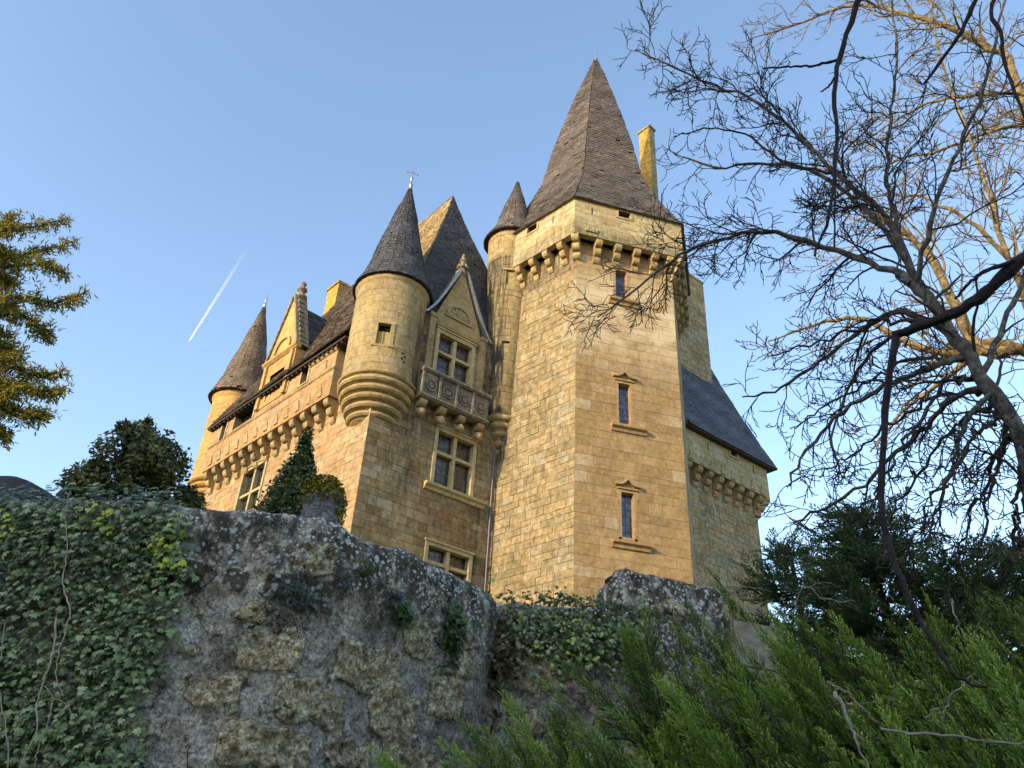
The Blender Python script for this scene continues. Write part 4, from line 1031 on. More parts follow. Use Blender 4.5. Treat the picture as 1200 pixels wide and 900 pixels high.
P = np.stack([bx[0] + rr * np.cos(a), bx[1] + rr * np.sin(a), 4.12 + .235 * h], -1); sel = (h > .25) | (nrs.rand(n) < .2); P = P[sel]; P[np.cos(a[sel]) > .8, 2] -= nrs.rand((np.cos(a[sel]) > .8).sum()) * .22
leaves('moss_cap', P, P - np.array([bx[0], bx[1], 4.1]) + rv(len(P), .1), rv(len(P)), .028, M_MOSS, urn)

# ------------------------------------------------------------------ ivy and wall plants
M_IVY = leaf_mat('ivy_leaf', [(.026, .040, .010), (.08, .115, .032), (.17, .23, .08), (.36, .42, .20), (.42, .50, .03)], rough=.38, trans=.12, spec=.5, scale=2.5, vari=.5)
M_STEM = plain_mat('ivy_stem', (.42, .34, .24), .85, spec=.1, var=.6, scale=20)
def wall_pt(W, s_, z_, out=0.):
    x = np.interp(s_, W['s'], W['X']); y = np.interp(s_, W['s'], W['Y']); a = np.interp(s_, W['s'], W['nx']); b_ = np.interp(s_, W['s'], W['ny'])
    return np.stack([x + a * out, y + b_ * out, z_ + 0 * x], -1), np.stack([a, b_, 0 * a], -1)
ivy = empty('ivy', (-3.3, 5.5, .3), 'dense dark green ivy hanging over the left part of the garden wall', 'ivy')
bpx = [(232, 560), (222, 600), (234, 625), (228, 660), (216, 700), (206, 750), (196, 800), (188, 850), (176, 900), (170, 960)]
bs = np.array([wall_sz(*q) for q in bpx]); order_ = np.argsort(bs[:, 1]); bz, bsv = bs[order_, 1], bs[order_, 0]
n = 19000; s_ = nrs.uniform(3.2, 7.2, n); z_ = nrs.uniform(1.9, 4.0, n)
lim_ = np.interp(z_, bz, bsv) + (fbm(s_ * 3, z_ * 6, 3, 77) - .5) * .35
cov = fbm(s_ * 3.1, z_ * 3.1, 4, 55)
keep = (s_ < lim_) & ((cov > .36) | (nrs.rand(n) < .5)) & (nrs.rand(n) < np.clip((lim_ - s_) / .12, .25, 1))
s_, z_ = s_[keep], z_[keep]
P, Nn = wall_pt(GW, s_, z_, 0); lay = nrs.rand(len(P)); P += Nn * (.035 + .09 * lay ** 1.3 + .05 * fbm(s_ * 4, z_ * 4, 3, 5))[:, None]
top = z_ > 3.82; P[top] += np.stack([0 * z_[top], nrs.uniform(0, .4, top.sum()), 3.90 + nrs.rand(top.sum()) * .05 - z_[top]], -1)
up = Nn + np.array([0, 0, .55]) + rv(len(P), .28); up[top] += np.array([0, 0, 1.])
tip = np.array([0, 0, -1.]) + rv(len(P), .45)
def near_px(pxy, rad):
    ss, zz = wall_sz(*pxy); return np.hypot(s_ - ss, z_ - zz) < rad
tn = np.clip(nrs.rand(len(P)) * .78, 0, .78); br = (near_px((122, 612), .16) | near_px((205, 640), .13) | near_px((212, 660), .1) | near_px((5, 625), .15)) & (nrs.rand(len(P)) < .35); tn[br] = 1.
leaves('leaves', P, up, tip, .030 + .034 * nrs.rand(len(P)) ** 1.4, M_IVY, ivy, 'iv', tn)
tb = TB()
for pl_, r0 in (([(92, 708), (99, 722), (96, 745), (88, 770), (84, 800), (92, 825)], .006), ([(82, 735), (80, 770), (76, 790), (68, 815), (62, 835), (66, 860), (52, 890), (45, 910)], .007),
                ([(68, 815), (52, 832), (38, 846)], .004), ([(72, 812), (80, 826), (96, 832), (104, 850)], .004), ([(80, 826), (76, 850), (66, 878), (60, 905)], .004), ([(92, 708), (90, 690), (96, 660), (94, 620), (100, 590)], .005),
                ([(30, 905), (28, 860), (20, 800), (30, 740)], .005)):
    q = np.array([wall_sz(*p) for p in pl_]); p3, nn = wall_pt(GW, q[:, 0], q[:, 1], .0); p3 = p3 + nn * (.20 + .01 * np.arange(len(p3)) % 2 * .5)[:, None]
    t = np.linspace(0, 1, len(p3)); tt = np.linspace(0, 1, 24); p3 = np.stack([np.interp(tt, t, p3[:, k]) for k in range(3)], -1) + rv(24, .003)
    tb.add(p3, np.linspace(r0, r0 * .5, 24), 5)
tb.build('stem', M_STEM, ivy)
def wall_plant(name, W, px, py, rad, n_, size, mat, label, cat, tonef=lambda k: nrs.rand(k), shape='ov', hang=.6, szf=wall_sz, out=.10, sz=None):
    ss, zz = sz if sz else szf(px, py)
    s0 = ss + nrs.normal(0, rad[0] * .5, n_); z0 = zz + nrs.normal(0, rad[1] * .5, n_); P, Nn = wall_pt(W, s0, z0, 0)
    g = np.exp(-((s0 - ss) / rad[0]) ** 2 - ((z0 - zz) / rad[1]) ** 2)
    P = P + Nn * (nrs.rand(n_) * out * (.4 + g) + .015)[:, None]
    rt, _n = wall_pt(W, np.array([ss]), np.array([zz]), 0.)
    root = empty(name, rt[0], label, cat)
    leaves('leaves', P, Nn + np.array([0, 0, .5]) + rv(n_, .5), np.array([0, 0, -hang]) + rv(n_, .6), size * (.6 + .8 * nrs.rand(n_)), mat, root, shape, tonef(n_))
    tb = TB()
    for k in range(9):
        e = P[nrs.randint(n_)]; tb.add(np.stack([rt[0], (rt[0] + e) / 2 + rv(1, .02)[0] + Nn[0] * .03, e]), [.004, .003, .002], 4)
    tb.build('stem', M_STEM, root); return root
M_BLU = leaf_mat('toadflax_leaf', [(.02, .035, .015), (.035, .06, .025), (.06, .08, .05), (.14, .14, .20)], rough=.5, trans=.2, scale=5)
wall_plant('wall_plant', GW, 345, 700, (.13, .15), 420, .026, M_BLU, 'dark trailing plant with tiny bluish flowers in the middle of the garden wall', 'plant')
wall_plant('wall_plant', GW, 398, 682, (.08, .09), 190, .026, M_BLU, 'small trailing plant with bluish flowers just below the wall top', 'plant')
wall_plant('wall_plant', GW, 466, 722, (.07, .10), 150, .05, M_PLT, 'bright green fern-like tuft on the right half of the wall', 'plant', tonef=lambda k: .35 + .5 * nrs.rand(k), hang=.3)
wall_plant('wall_plant', GW, 458, 700, (.06, .05), 110, .03, M_BLU, 'little dark green tuft just above the bright fern', 'plant')
wall_plant('ivy', GW, 526, 742, (.10, .24), 330, .042, M_PLT, 'pale green ivy hanging near the right corner of the garden wall', 'ivy', shape='iv', hang=1)
wall_plant('wall_plant', GW, 322, 614, (.07, .05), 120, .022, M_BLU, 'small tuft growing on the wall top under the clipped cone tree', 'plant')
wall_plant('wall_plant', GW, 424, 670, (.05, .06), 90, .024, M_PLT, 'small mossy tuft beside the crack in the wall', 'plant')
iv2 = wall_plant('ivy', GW2, 0, 0, (.85, .34), 1500, .040, M_IVY, 'dark ivy trailing over the lower ruined wall below the tower', 'ivy', shape='iv', hang=1, sz=(1.05, 3.60), tonef=lambda k: nrs.rand(k) * .98)
M_DRY = leaf_mat('dead_leaf', [(.05, .03, .012), (.10, .065, .025), (.2, .16, .08), (.32, .28, .17)], rough=.8, trans=.1, scale=6)
wall_plant('dead_plant', GW2, 0, 0, (.17, .32), 420, .06, M_DRY, 'brown withered plant in the dark corner where the two walls meet', 'plant', hang=1, sz=(.36, 3.35), out=.2, tonef=lambda k: nrs.rand(k) ** 2)
wall_plant('wall_plant', GW2, 0, 0, (.9, .06), 500, .035, M_PLT, 'mossy fringe of small plants along the top of the lower wall', 'plant', sz=(1.2, 3.90), hang=.1, tonef=lambda k: nrs.rand(k) * .6)

# ================================================================== EVERGREENS
def bush(name, label, cat, base, blobs, n_, leaf, mat, bark, gap=.42, gs=3., group=None, flat=0., seed=1, trunk_r=.05):
    """leafy evergreen from overlapping lobes with holes, plus trunk and limbs"""
    root = empty(name, base, label, cat, group); P = []; Dn = []
    for (cx, cy, cz, rx, ry, rz, wgt) in blobs:
        k = int(n_ * wgt); d = rv(k); d /= np.linalg.norm(d, axis=1)[:, None]; r = .35 + .65 * nrs.rand(k) ** .5 + nrs.normal(0, .05, k)
        P.append(np.array([cx, cy, cz]) + d * r[:, None] * np.array([rx, ry, rz])); Dn.append(d)
    P = np.concatenate(P); Dn = np.concatenate(Dn)
    c = fbm(P[:, 0] * gs + P[:, 1] * 1.3, P[:, 2] * gs + P[:, 1] * gs * .8, 4, seed); k = c > gap; P, Dn, c = P[k], Dn[k], c[k]
    leaves('crown', P, Dn + np.array([0, 0, .4]) + rv(len(P), .6), Dn + rv(len(P), .5), leaf * (.6 + .8 * nrs.rand(len(P))), mat, root, 'ov', np.clip(.5 + (c - .5) * 1.2 + nrs.normal(0, .2, len(P)), 0, 1))
    tb = TB(); b0 = np.array(base, float)
    for (cx, cy, cz, rx, ry, rz, wgt) in blobs:
        for q in range(4):
            e = np.array([cx, cy, cz]) + rv(1)[0] * np.array([rx, ry, rz]) * .45; mid = (b0 * .5 + e * .5) + rv(1, .08)[0]
            tb.add(np.stack([b0, mid, e]), [trunk_r, trunk_r * .6, trunk_r * .2], 6)
    tb.build('trunk', bark, root); return root
M_YEW = leaf_mat('yew_leaf', [(.022, .034, .008), (.045, .068, .015), (.085, .12, .027), (.16, .19, .045)], rough=.5, trans=.15, scale=3)
M_HOL = leaf_mat('laurel_leaf', [(.026, .036, .010), (.065, .08, .02), (.14, .14, .032), (.27, .23, .06)], rough=.4, trans=.2, scale=3)
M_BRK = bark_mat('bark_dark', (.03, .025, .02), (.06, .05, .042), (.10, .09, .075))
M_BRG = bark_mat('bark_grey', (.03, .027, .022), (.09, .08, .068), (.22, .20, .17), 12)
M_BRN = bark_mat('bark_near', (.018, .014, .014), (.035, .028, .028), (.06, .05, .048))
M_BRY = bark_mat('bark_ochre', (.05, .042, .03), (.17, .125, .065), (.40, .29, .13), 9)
# clipped cone tree
t0 = at(349, 575, 9.0); zt_ = at(346, 513, 9.0)[2]; blobs = []
for i in range(9):
    f = i / 8; rr = .62 * (1 - f) + .07; blobs.append((t0[0] - .03, t0[1], 4.35 + (zt_ - 4.45) * f, rr, rr, .28, .20 * (1 - f) ** 1.0 + .03))
bush('cone_tree', 'narrow cone-shaped clipped evergreen in front of the sunlit wing wall', 'tree', (t0[0], t0[1], 3.9), blobs, 20000, .042, M_YEW, M_BRK, gap=.30, gs=6, seed=3)
bc = lambda px, py, D=9.0: at(px, py, D)
bl = []
for px, py, r, wg in ((160, 540, .42, .22), (175, 515, .26, .10), (195, 555, .30, .14), (135, 565, .36, .17), (110, 578, .28, .12), (205, 585, .26, .10), (150, 590, .45, .15), (100, 590, .25, .08), (180, 500, .10, .02), (150, 505, .09, .02)):
    q = bc(px, py); bl.append((q[0], q[1] + rnd.uniform(-.2, .2), q[2], r, r, r * .9, wg))
q = bc(160, 600)
bush('evergreen_bush', 'dark uneven evergreen bush standing behind the ivy-covered wall', 'bush', (q[0], q[1], 3.9), bl, 15000, .052, M_HOL, M_BRK, gap=.37, gs=5.5, seed=9, trunk_r=.03)

# ------------------------------------------------------------------ larch-like conifer at the left edge
def droop_conifer():
    D0 = 19.; tp = at(-150, 330, D0); base = (tp[0], tp[1], 3.6)
    root = empty('conifer', base, 'tall drooping conifer at the left edge, its top needles golden in the sun', 'tree')
    tb = TB(); tb.add(np.array([[tp[0], tp[1], 3.0], [tp[0] + .05, tp[1], 9], [tp[0] - .1, tp[1], 17.0]]), [.28, .2, .06], 10)
    P, Nn, Tp, Tn = [], [], [], []
    limbs = [([(-75, 330), (-40, 285), (0, 265), (45, 268), (80, 258)], 14), ([(-75, 345), (-30, 300), (10, 300), (50, 290), (85, 280)], 14), ([(-75, 350), (-30, 320), (20, 310), (60, 305), (78, 318)], 13.5),
             ([(-75, 390), (-20, 350), (30, 346), (70, 350), (100, 338)], 13), ([(-75, 400), (-20, 370), (20, 365), (45, 385), (55, 395)], 13.2), ([(-75, 440), (-20, 415), (10, 425), (40, 440), (72, 437)], 12.6),
             ([(-75, 470), (-30, 450), (10, 455), (50, 465), (74, 462)], 12.4), ([(-75, 500), (-30, 470), (5, 480), (35, 490), (50, 488)], 12.4), ([(-75, 530), (-40, 500), (-15, 505), (5, 515)], 12.6),
             ([(-75, 310), (-30, 270), (5, 262), (10, 250)], 14), ([(-75, 420), (-30, 395), (0, 400), (20, 412)], 13.6), ([(-75, 380), (-40, 340), (-10, 330), (15, 335)], 14), ([(-75, 520), (-40, 480), (-5, 465), (20, 450)], 13)]
    limbs += [([(-75, 330 + 30 * k), (-40, 300 + 30 * k), (-10, 290 + 31 * k), (12, 300 + 30 * k)], 13.2 + .4 * (k % 3)) for k in range(7)]
    for pl_, D in limbs:
        c = np.array([at(x, y, D + 6 + .4 * rnd.uniform(-1, 1)) for x, y in pl_]); c[0] = [tp[0], tp[1], c[0][2]]
        t = np.linspace(0, 1, len(c)); tt = np.linspace(0, 1, 22); c = np.stack([np.interp(tt, t, c[:, k]) for k in range(3)], -1); c[1:, :] += np.cumsum(rv(21, .012), axis=0)
        tb.add(c, np.linspace(.07, .010, 22), 6)
        for i in range(5, 22):
            for _ in range(3):
                L_ = rnd.uniform(.18, .60) * (1.15 - i / 30); d = np.array([rnd.uniform(-.6, 1.0), rnd.uniform(-.7, .7), rnd.uniform(-1.3, .25)]); d /= np.linalg.norm(d)
                k = 8; tw_ = c[i] + np.linspace(0, 1, k)[:, None] * d * L_ + np.array([0, 0, .25]) * (np.linspace(0, 1, k)[:, None] * L_) ** 1.5; tb.add(tw_, np.linspace(.009, .004, k), 4)
                m_ = int(L_ * 80); q = nrs.randint(0, k, m_); P.append(tw_[q] + rv(m_, .05)); dd = rv(m_); Nn.append(rv(m_)); Tp.append(dd + d); Tn.append(nrs.rand(m_))
            m_ = 9; P.append(c[i] + rv(m_, .03)); Nn.append(rv(m_)); Tp.append(rv(m_) + [0, 0, .6]); Tn.append(nrs.rand(m_))
    tb.build('trunk', M_BRK, root)
    m_ = leaf_mat('larch_needles', [(.06, .07, .015), (.16, .15, .02), (.33, .26, .025), (.50, .38, .04)], rough=.6, trans=.3, scale=1)
    P = np.concatenate(P); leaves('needles', P, np.concatenate(Nn), np.concatenate(Tp), .10 + .07 * nrs.rand(len(P)), m_, root, 'nd', np.concatenate(Tn))
droop_conifer()

# ------------------------------------------------------------------ junipers
def spray_proto(L=.60, n_side=20, seed=0, wid=.0075, dens=.8):
    r = np.random.RandomState(seed); B = []; T = []
    bend = r.uniform(.05, .22)
    for i in range(n_side):
        t = (i + .5) / n_side; p = np.array([t * L, 0, -bend * L * t ** 2])
        side = 1 if i % 2 else -1; an = math.radians(r.uniform(24, 38)); l = L * (.36 * (1 - t) ** .8 + .08) * r.uniform(.7, 1.2)
        d = np.array([math.cos(an), side * math.sin(an), r.uniform(-.12, .16)]); d /= np.linalg.norm(d)
        B.append((p, d, l * 1.05, 1.25)); T.append(.10 + .30 * t)
        B.append((p + d * l * .5, d + np.array([0, 0, r.uniform(-.1, .1)]), l * .62, 1.1)); T.append(.45 + .30 * t)
        k = max(2, int(l / .030 * dens))
        for j in range(k):
            u = (j + .6) / k; q = p + d * l * u + np.array([0, 0, -.15 * (l * u) ** 2])
            for s in (-1, 1):
                dd = d + s * np.cross(d, [0, 0, 1]) * r.uniform(.22, .48) + np.array([0, 0, r.uniform(-.2, .25)]); dd /= np.linalg.norm(dd)
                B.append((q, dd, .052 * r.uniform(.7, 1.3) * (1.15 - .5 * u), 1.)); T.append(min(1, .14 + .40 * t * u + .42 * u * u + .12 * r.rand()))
    V = []
    for q, d, l, ws in B:
        sd_ = np.cross(d, r.normal(size=3)); sd_ /= np.linalg.norm(sd_) + 1e-9
        V += [q, q + d * l * .4 + sd_ * wid * ws, q + d * l, q + d * l * .4 - sd_ * wid * ws]
    V = np.array(V); Fc = np.arange(len(V)).reshape(-1, 4); return V, Fc, np.array(T)
PROT = [spray_proto(seed=k) for k in range(6)]
PROTF = [spray_proto(seed=20 + k, n_side=16, wid=.011, dens=.5) for k in range(4)]
def sprays(name, P, D, size, mat, parent, prot=PROT, tone_shift=None, upv=(0, 0, 1)):
    n = len(P); which = nrs.randint(0, len(prot), n); Vs, Fs, Ts = [], [], []; off = 0
    D = D / np.linalg.norm(D, axis=1)[:, None]
    for k, (V, Fc, T) in enumerate(prot):
        id_ = np.where(which == k)[0]
        if not len(id_): continue
        x = D[id_]; u = np.array(upv, float) + rv(len(id_), .28); z = u - x * (x * u).sum(1)[:, None]; z /= np.linalg.norm(z, axis=1)[:, None]; y = np.cross(z, x)
        s = np.asarray(size)[id_][:, None, None]
        W = P[id_][:, None, :] + s * (V[None, :, 0:1] * x[:, None] + V[None, :, 1:2] * y[:, None] + V[None, :, 2:3] * z[:, None])
        m_ = len(id_); Vs.append(W.reshape(-1, 3)); Fs.append((np.arange(m_)[:, None, None] * len(V) + Fc[None]).reshape(-1, 4) + off); off += m_ * len(V)
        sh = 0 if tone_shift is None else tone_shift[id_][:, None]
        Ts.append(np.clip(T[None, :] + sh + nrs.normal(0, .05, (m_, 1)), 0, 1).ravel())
    return npmesh(name, np.concatenate(Vs), np.concatenate(Fs), mat, parent, tone=np.concatenate(Ts))
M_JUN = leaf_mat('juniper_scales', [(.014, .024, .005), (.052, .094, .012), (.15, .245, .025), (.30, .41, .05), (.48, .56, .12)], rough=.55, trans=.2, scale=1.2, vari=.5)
M_JUD = leaf_mat('pine_needles', [(.030, .050, .018), (.07, .115, .04), (.14, .20, .07), (.22, .29, .11)], rough=.55, trans=.15, scale=1.2)
def juniper(cx, cy, zt_, rx, ry, rz, n_, label, mat=M_JUN, lean=(-.75, -.15, .75), size=1., name='juniper', cat='shrub', group='spreading junipers on the bank', prot=PROT, gap=.40):
    zb = zt_ - rz; root = empty(name, (cx, cy, terr(cx, cy)), label, cat, group)
    npl = max(8, n_ // 6)
    d = rv(npl * 4); d /= np.linalg.norm(d, axis=1)[:, None]; d = d[(d[:, 2] > -.35) & (d[:, 1] < .65)][:npl]
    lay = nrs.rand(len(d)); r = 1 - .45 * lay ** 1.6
    lump = 1 + .45 * (fbm(d[:, 0] * 3 + cx * 3, d[:, 2] * 3 + d[:, 1] * 2, 3, int(cx * 10) & 63) - .5)
    A0 = np.array([cx, cy, zb]) + d * (r * lump)[:, None] * np.array([rx, ry, rz])
    c0_ = fbm(A0[:, 0] * 1.9 + 7, A0[:, 2] * 1.9 + A0[:, 1] * 1.7, 3, 13)
    P, Dv, szs, shf = [], [], [], []
    kp = (c0_ > .43) | (lay > .75); d, A0, c0_, lay = d[kp], A0[kp], c0_[kp], lay[kp]
    for q in range(len(d)):
        ax = d[q] * .35 + np.array(lean) + rv(1, .17)[0]; ax /= np.linalg.norm(ax); pl_ = rnd.uniform(.55, 1.05) * size
        tip_ = A0[q]; psh = rnd.uniform(-.13, .15); sdv = np.cross(ax, d[q] + rv(1, .3)[0]); sdv /= np.linalg.norm(sdv); k = 12
        for g in range(k):
            f = g / (k - 1); sg = 1 if g % 2 else -1
            P.append(tip_ - ax * pl_ * (1 - f) + np.array([0, 0, -.10 * pl_ * (1 - f) * f])); spread = (.75 * (1 - f) + .05) * sg
            Dv.append(ax + sdv * spread + rv(1, .10)[0]); szs.append(size * (.85 - .35 * f) * rnd.uniform(.7, 1.15) * .66); shf.append(-.30 * lay[q] + .55 * (c0_[q] - .5) + .16 * f - .02 + psh)  # shade of inner layers and hollows, and lit plumes, put into the tone
    P = np.array(P); Dv = np.array(Dv)
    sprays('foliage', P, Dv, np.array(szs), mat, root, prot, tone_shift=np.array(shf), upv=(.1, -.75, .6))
    tb = TB(); b0 = np.array([cx + rx * .35, cy + ry * .2, terr(cx, cy) - .2])
    for _ in range(7):
        e = np.array([cx, cy, zb]) + (np.clip(rv(1)[0], -1, 1) * .3 + [-.2, 0, .15]) * np.array([rx, ry, rz]); mid = b0 * .55 + e * .45 + np.array([.1, 0, -.05])
        tb.add(np.stack([b0, mid, e]), [.035, .022, .008], 6)
    tb.build('branches', M_BRK, root); return root
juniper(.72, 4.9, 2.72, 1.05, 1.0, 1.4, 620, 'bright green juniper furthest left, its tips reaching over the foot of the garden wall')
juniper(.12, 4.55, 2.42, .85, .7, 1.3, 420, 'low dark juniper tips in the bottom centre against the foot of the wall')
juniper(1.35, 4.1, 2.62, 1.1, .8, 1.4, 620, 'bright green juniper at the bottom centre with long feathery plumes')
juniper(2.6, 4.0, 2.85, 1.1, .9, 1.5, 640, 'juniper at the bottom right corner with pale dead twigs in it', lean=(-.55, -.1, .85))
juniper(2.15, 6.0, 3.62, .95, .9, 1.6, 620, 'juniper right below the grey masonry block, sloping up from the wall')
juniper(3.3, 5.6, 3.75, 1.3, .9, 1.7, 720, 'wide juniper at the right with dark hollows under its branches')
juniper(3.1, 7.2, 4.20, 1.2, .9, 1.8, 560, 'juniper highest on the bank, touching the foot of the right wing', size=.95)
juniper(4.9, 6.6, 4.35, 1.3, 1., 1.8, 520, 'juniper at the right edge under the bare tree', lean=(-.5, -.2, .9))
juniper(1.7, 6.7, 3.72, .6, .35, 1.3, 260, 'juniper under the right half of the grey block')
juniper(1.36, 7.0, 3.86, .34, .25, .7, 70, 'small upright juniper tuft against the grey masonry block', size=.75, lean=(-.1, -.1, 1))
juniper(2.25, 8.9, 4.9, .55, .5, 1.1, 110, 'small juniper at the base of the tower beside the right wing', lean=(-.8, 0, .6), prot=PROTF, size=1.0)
# darker conifers behind
def pine(px, ptop, D, r, n_, label, group=None):
    q = at(px, ptop, D); b0 = np.array([q[0], q[1], terr(q[0], q[1])]); root = empty('pine_tree', tuple(b0), label, 'tree', group)
    tb = TB(); tb.add(np.stack([b0 - [0, 0, .3], (b0 + q) / 2 + [.06, 0, 0], q]), [.09, .06, .015], 8); P, Dn = [], []
    H = q[2] - b0[2]
    for i in range(n_):
        f = rnd.random() ** .8; a = rnd.uniform(0, 2 * math.pi); rr = r * (1 - f) ** .55 * rnd.uniform(.55, 1.1) + .08
        s0 = b0 + (q - b0) * (.25 + .72 * f); e = s0 + np.array([math.cos(a) * rr, math.sin(a) * rr, rr * rnd.uniform(-.05, .45)])
        tb.add(np.stack([s0, (s0 + e) / 2 + [0, 0, -.03], e]), [.012, .007, .003], 4)
        for g in np.linspace(.12, 1.05, max(4, int(rr / .065))):
            P.append(s0 + (e - s0) * g + rv(1, .03)[0]); Dn.append((e - s0) / np.linalg.norm(e - s0) + rv(1, .55)[0] + [0, 0, .35])
    tb.build('trunk', M_BRK, root); P = np.array(P); Dn = np.array(Dn); sprays('foliage', P, Dn, .42 + .3 * nrs.rand(len(P)), M_JUD, root, PROTF)
    return root
PG = 'dark conifers behind the junipers'
pine(1010, 600, 10.5, 1.2, 120, 'dark bushy pine under the drooping bare branches, tallest of the dark conifers', PG)
pine(925, 640, 11.5, .9, 80, 'low bluish pine just right of the right wing', PG)
pine(1120, 652, 10.0, 1.1, 90, 'dark pine between the tallest one and the right edge', PG)
pine(1210, 632, 11.0, 1.1, 80, 'dark pine cut by the right edge', PG)
# dead sticks tangled in the shrubs
M_STK = bark_mat('dead_wood', (.16, .13, .11), (.28, .24, .20), (.42, .37, .31), 20)
SG = 'dead twigs caught in the junipers'
for pl_, D, r0, lb in (([(978, 810), (992, 838), (1003, 865), (1018, 900)], 3.35, .008, 'pale dead stick slanting down at the bottom centre right'),
                   ([(968, 798), (1000, 818), (1030, 848)], 3.5, .004, 'thin pale twig beside the slanting dead stick'),
                   ([(1115, 703), (1120, 725), (1136, 755)], 5.0, .005, 'bent white twig standing near the right edge'),
                   ([(1030, 855), (1090, 862), (1160, 868), (1215, 872)], 3.6, .006, 'long reddish dead twig lying across the lower right'),
                   ([(950, 688), (960, 700), (985, 706), (1002, 704)], 6.2, .006, 'curled pale twig in the middle of the junipers'),
                   ([(930, 715), (940, 690), (965, 682), (985, 688)], 6.4, .005, 'arched twig beside the curled pale one'),
                   ([(1116, 812), (1105, 840), (1098, 860)], 4.0, .004, 'short grey twig below the hanging branch tip'),
                   ([(1048, 793), (1047, 815), (1048, 832)], 4.2, .004, 'short upright twig left of the hanging branch'),
                   ([(840, 690), (875, 688), (905, 693)], 8.6, .006, 'pale twig lying over the beige stone block'),
                   ([(800, 750), (830, 748), (865, 735), (890, 722)], 7.2, .006, 'long pale twig arching out below the grey block'),
                   ([(865, 700), (866, 745), (864, 780)], 6.0, .004, 'thin upright twig below the beige stone block'),
                   ([(1085, 840), (1110, 820), (1140, 790)], 4.2, .004, 'thin twig rising under the hanging branch')):
    c = np.array([at(x, y, D + rnd.uniform(-.05, .05)) for x, y in pl_]); t = np.linspace(0, 1, len(c)); tt = np.linspace(0, 1, 16); c = np.stack([np.interp(tt, t, c[:, k]) for k in range(3)], -1) + rv(16, .004)
    tb = TB(); tb.add(c, np.linspace(r0, r0 * .45, 16), 5)
    j = 9; tb.add(np.stack([c[j], c[j] + (c[j] - c[j - 3]) * .8 + rv(1, .05)[0]]), [r0 * .5, r0 * .3], 4)
    tag(tb.build('dead_twig', M_STK, loc=tuple(c[-1])), lb, 'twig', SG)

# ================================================================== BARE TREES
class Tree:
    def __init__(s, sc=1.): s.tr = TB(); s.tw = TB(); s.sc = sc
    def curve(s, p, d, L, n, wob, trop, rs):
        pts = [np.array(p)]; d = np.array(d) / np.linalg.norm(d)
        for i in range(n):
            d = d + rs.normal(0, wob, 3) + np.array([0, 0, trop]); d /= np.linalg.norm(d); pts.append(pts[-1] + d * L / n)
        return np.array(pts)
    def twigs(s, pts, r, lvl, rs, L, dens, trop, rmin, kids=(5, 5, 4), droop=0.):
        n = len(pts); T = np.gradient(pts, axis=0); T /= np.linalg.norm(T, axis=1)[:, None] + 1e-9
        ln = np.linalg.norm(np.diff(pts, axis=0), axis=1).sum(); cnt = max(2, int(ln * dens))
        for k in range(cnt):
            f = (.12 if lvl == 0 else .22) + (.88 if lvl == 0 else .78) * (k + rs.rand()) / cnt; i = min(n - 1, int(f * (n - 1))); p = pts[i] + (pts[min(n - 1, i + 1)] - pts[i]) * (f * (n - 1) - i)
            t = T[i]; side = np.cross(t, rs.normal(size=3)); side /= np.linalg.norm(side) + 1e-9
            an = math.radians(rs.uniform(28, 62)); d = t * math.cos(an) + side * math.sin(an)
            l = L * (1.1 - .55 * f) * rs.uniform(.55, 1.25); rr = max(rmin, min(.016 * s.sc, r[i] * .45))
            m_ = 8 if lvl == 0 else 6 if lvl == 1 else 4
            c = s.curve(p, d, l, m_, .19, trop * (1 if lvl else .7) - droop * (lvl < 2), rs)
            (s.tr if rr > .02 else s.tw).add(c, np.linspace(rr, max(rmin * .8, rr * .45), m_ + 1), 6 if rr > .02 else 4 if lvl < 2 else 3)
            if lvl < 2: s.twigs(c, np.linspace(rr, rr * .45, m_ + 1), lvl + 1, rs, L * (.58 if lvl == 0 else .36), dens * (1.7 if lvl == 0 else 1.15), trop, rmin, kids, droop * .6)
    def limb(s, pl_, r0, r1, rs, L=.9, dens=4, trop=.05, rmin=.0045, droop=0., nseg=26, wob=.012, tw=True):
        c = np.array([at(*q) if len(q) == 3 else q[0] for q in pl_], float); t = np.linspace(0, 1, len(c)); tt = np.linspace(0, 1, nseg + 1)
        # smooth interpolation
        P = []
        for x in tt:
            g = x * (len(c) - 1); i = min(len(c) - 2, int(g)); u = g - i; p0, p1, p2, p3 = c[max(0, i - 1)], c[i], c[i + 1], c[min(len(c) - 1, i + 2)]
            P.append(.5 * ((2 * p1) + (-p0 + p2) * u + (2 * p0 - 5 * p1 + 4 * p2 - p3) * u * u + (-p0 + 3 * p1 - 3 * p2 + p3) * u ** 3))
        P = np.array(P); P[1:-1] += rs.normal(0, wob, (nseg - 1, 3)); rad = np.linspace(r0, r1, nseg + 1)
        rad = rad * (1 + .12 * np.sin(np.arange(nseg + 1) * 1.7)); (s.tr if r0 > .02 else s.tw).add(P, rad, 9 if r0 > .04 else 6)
        if tw: s.twigs(P, rad, 0, rs, L, dens, trop, rmin, droop=droop)
        return P
rs = np.random.RandomState(3)
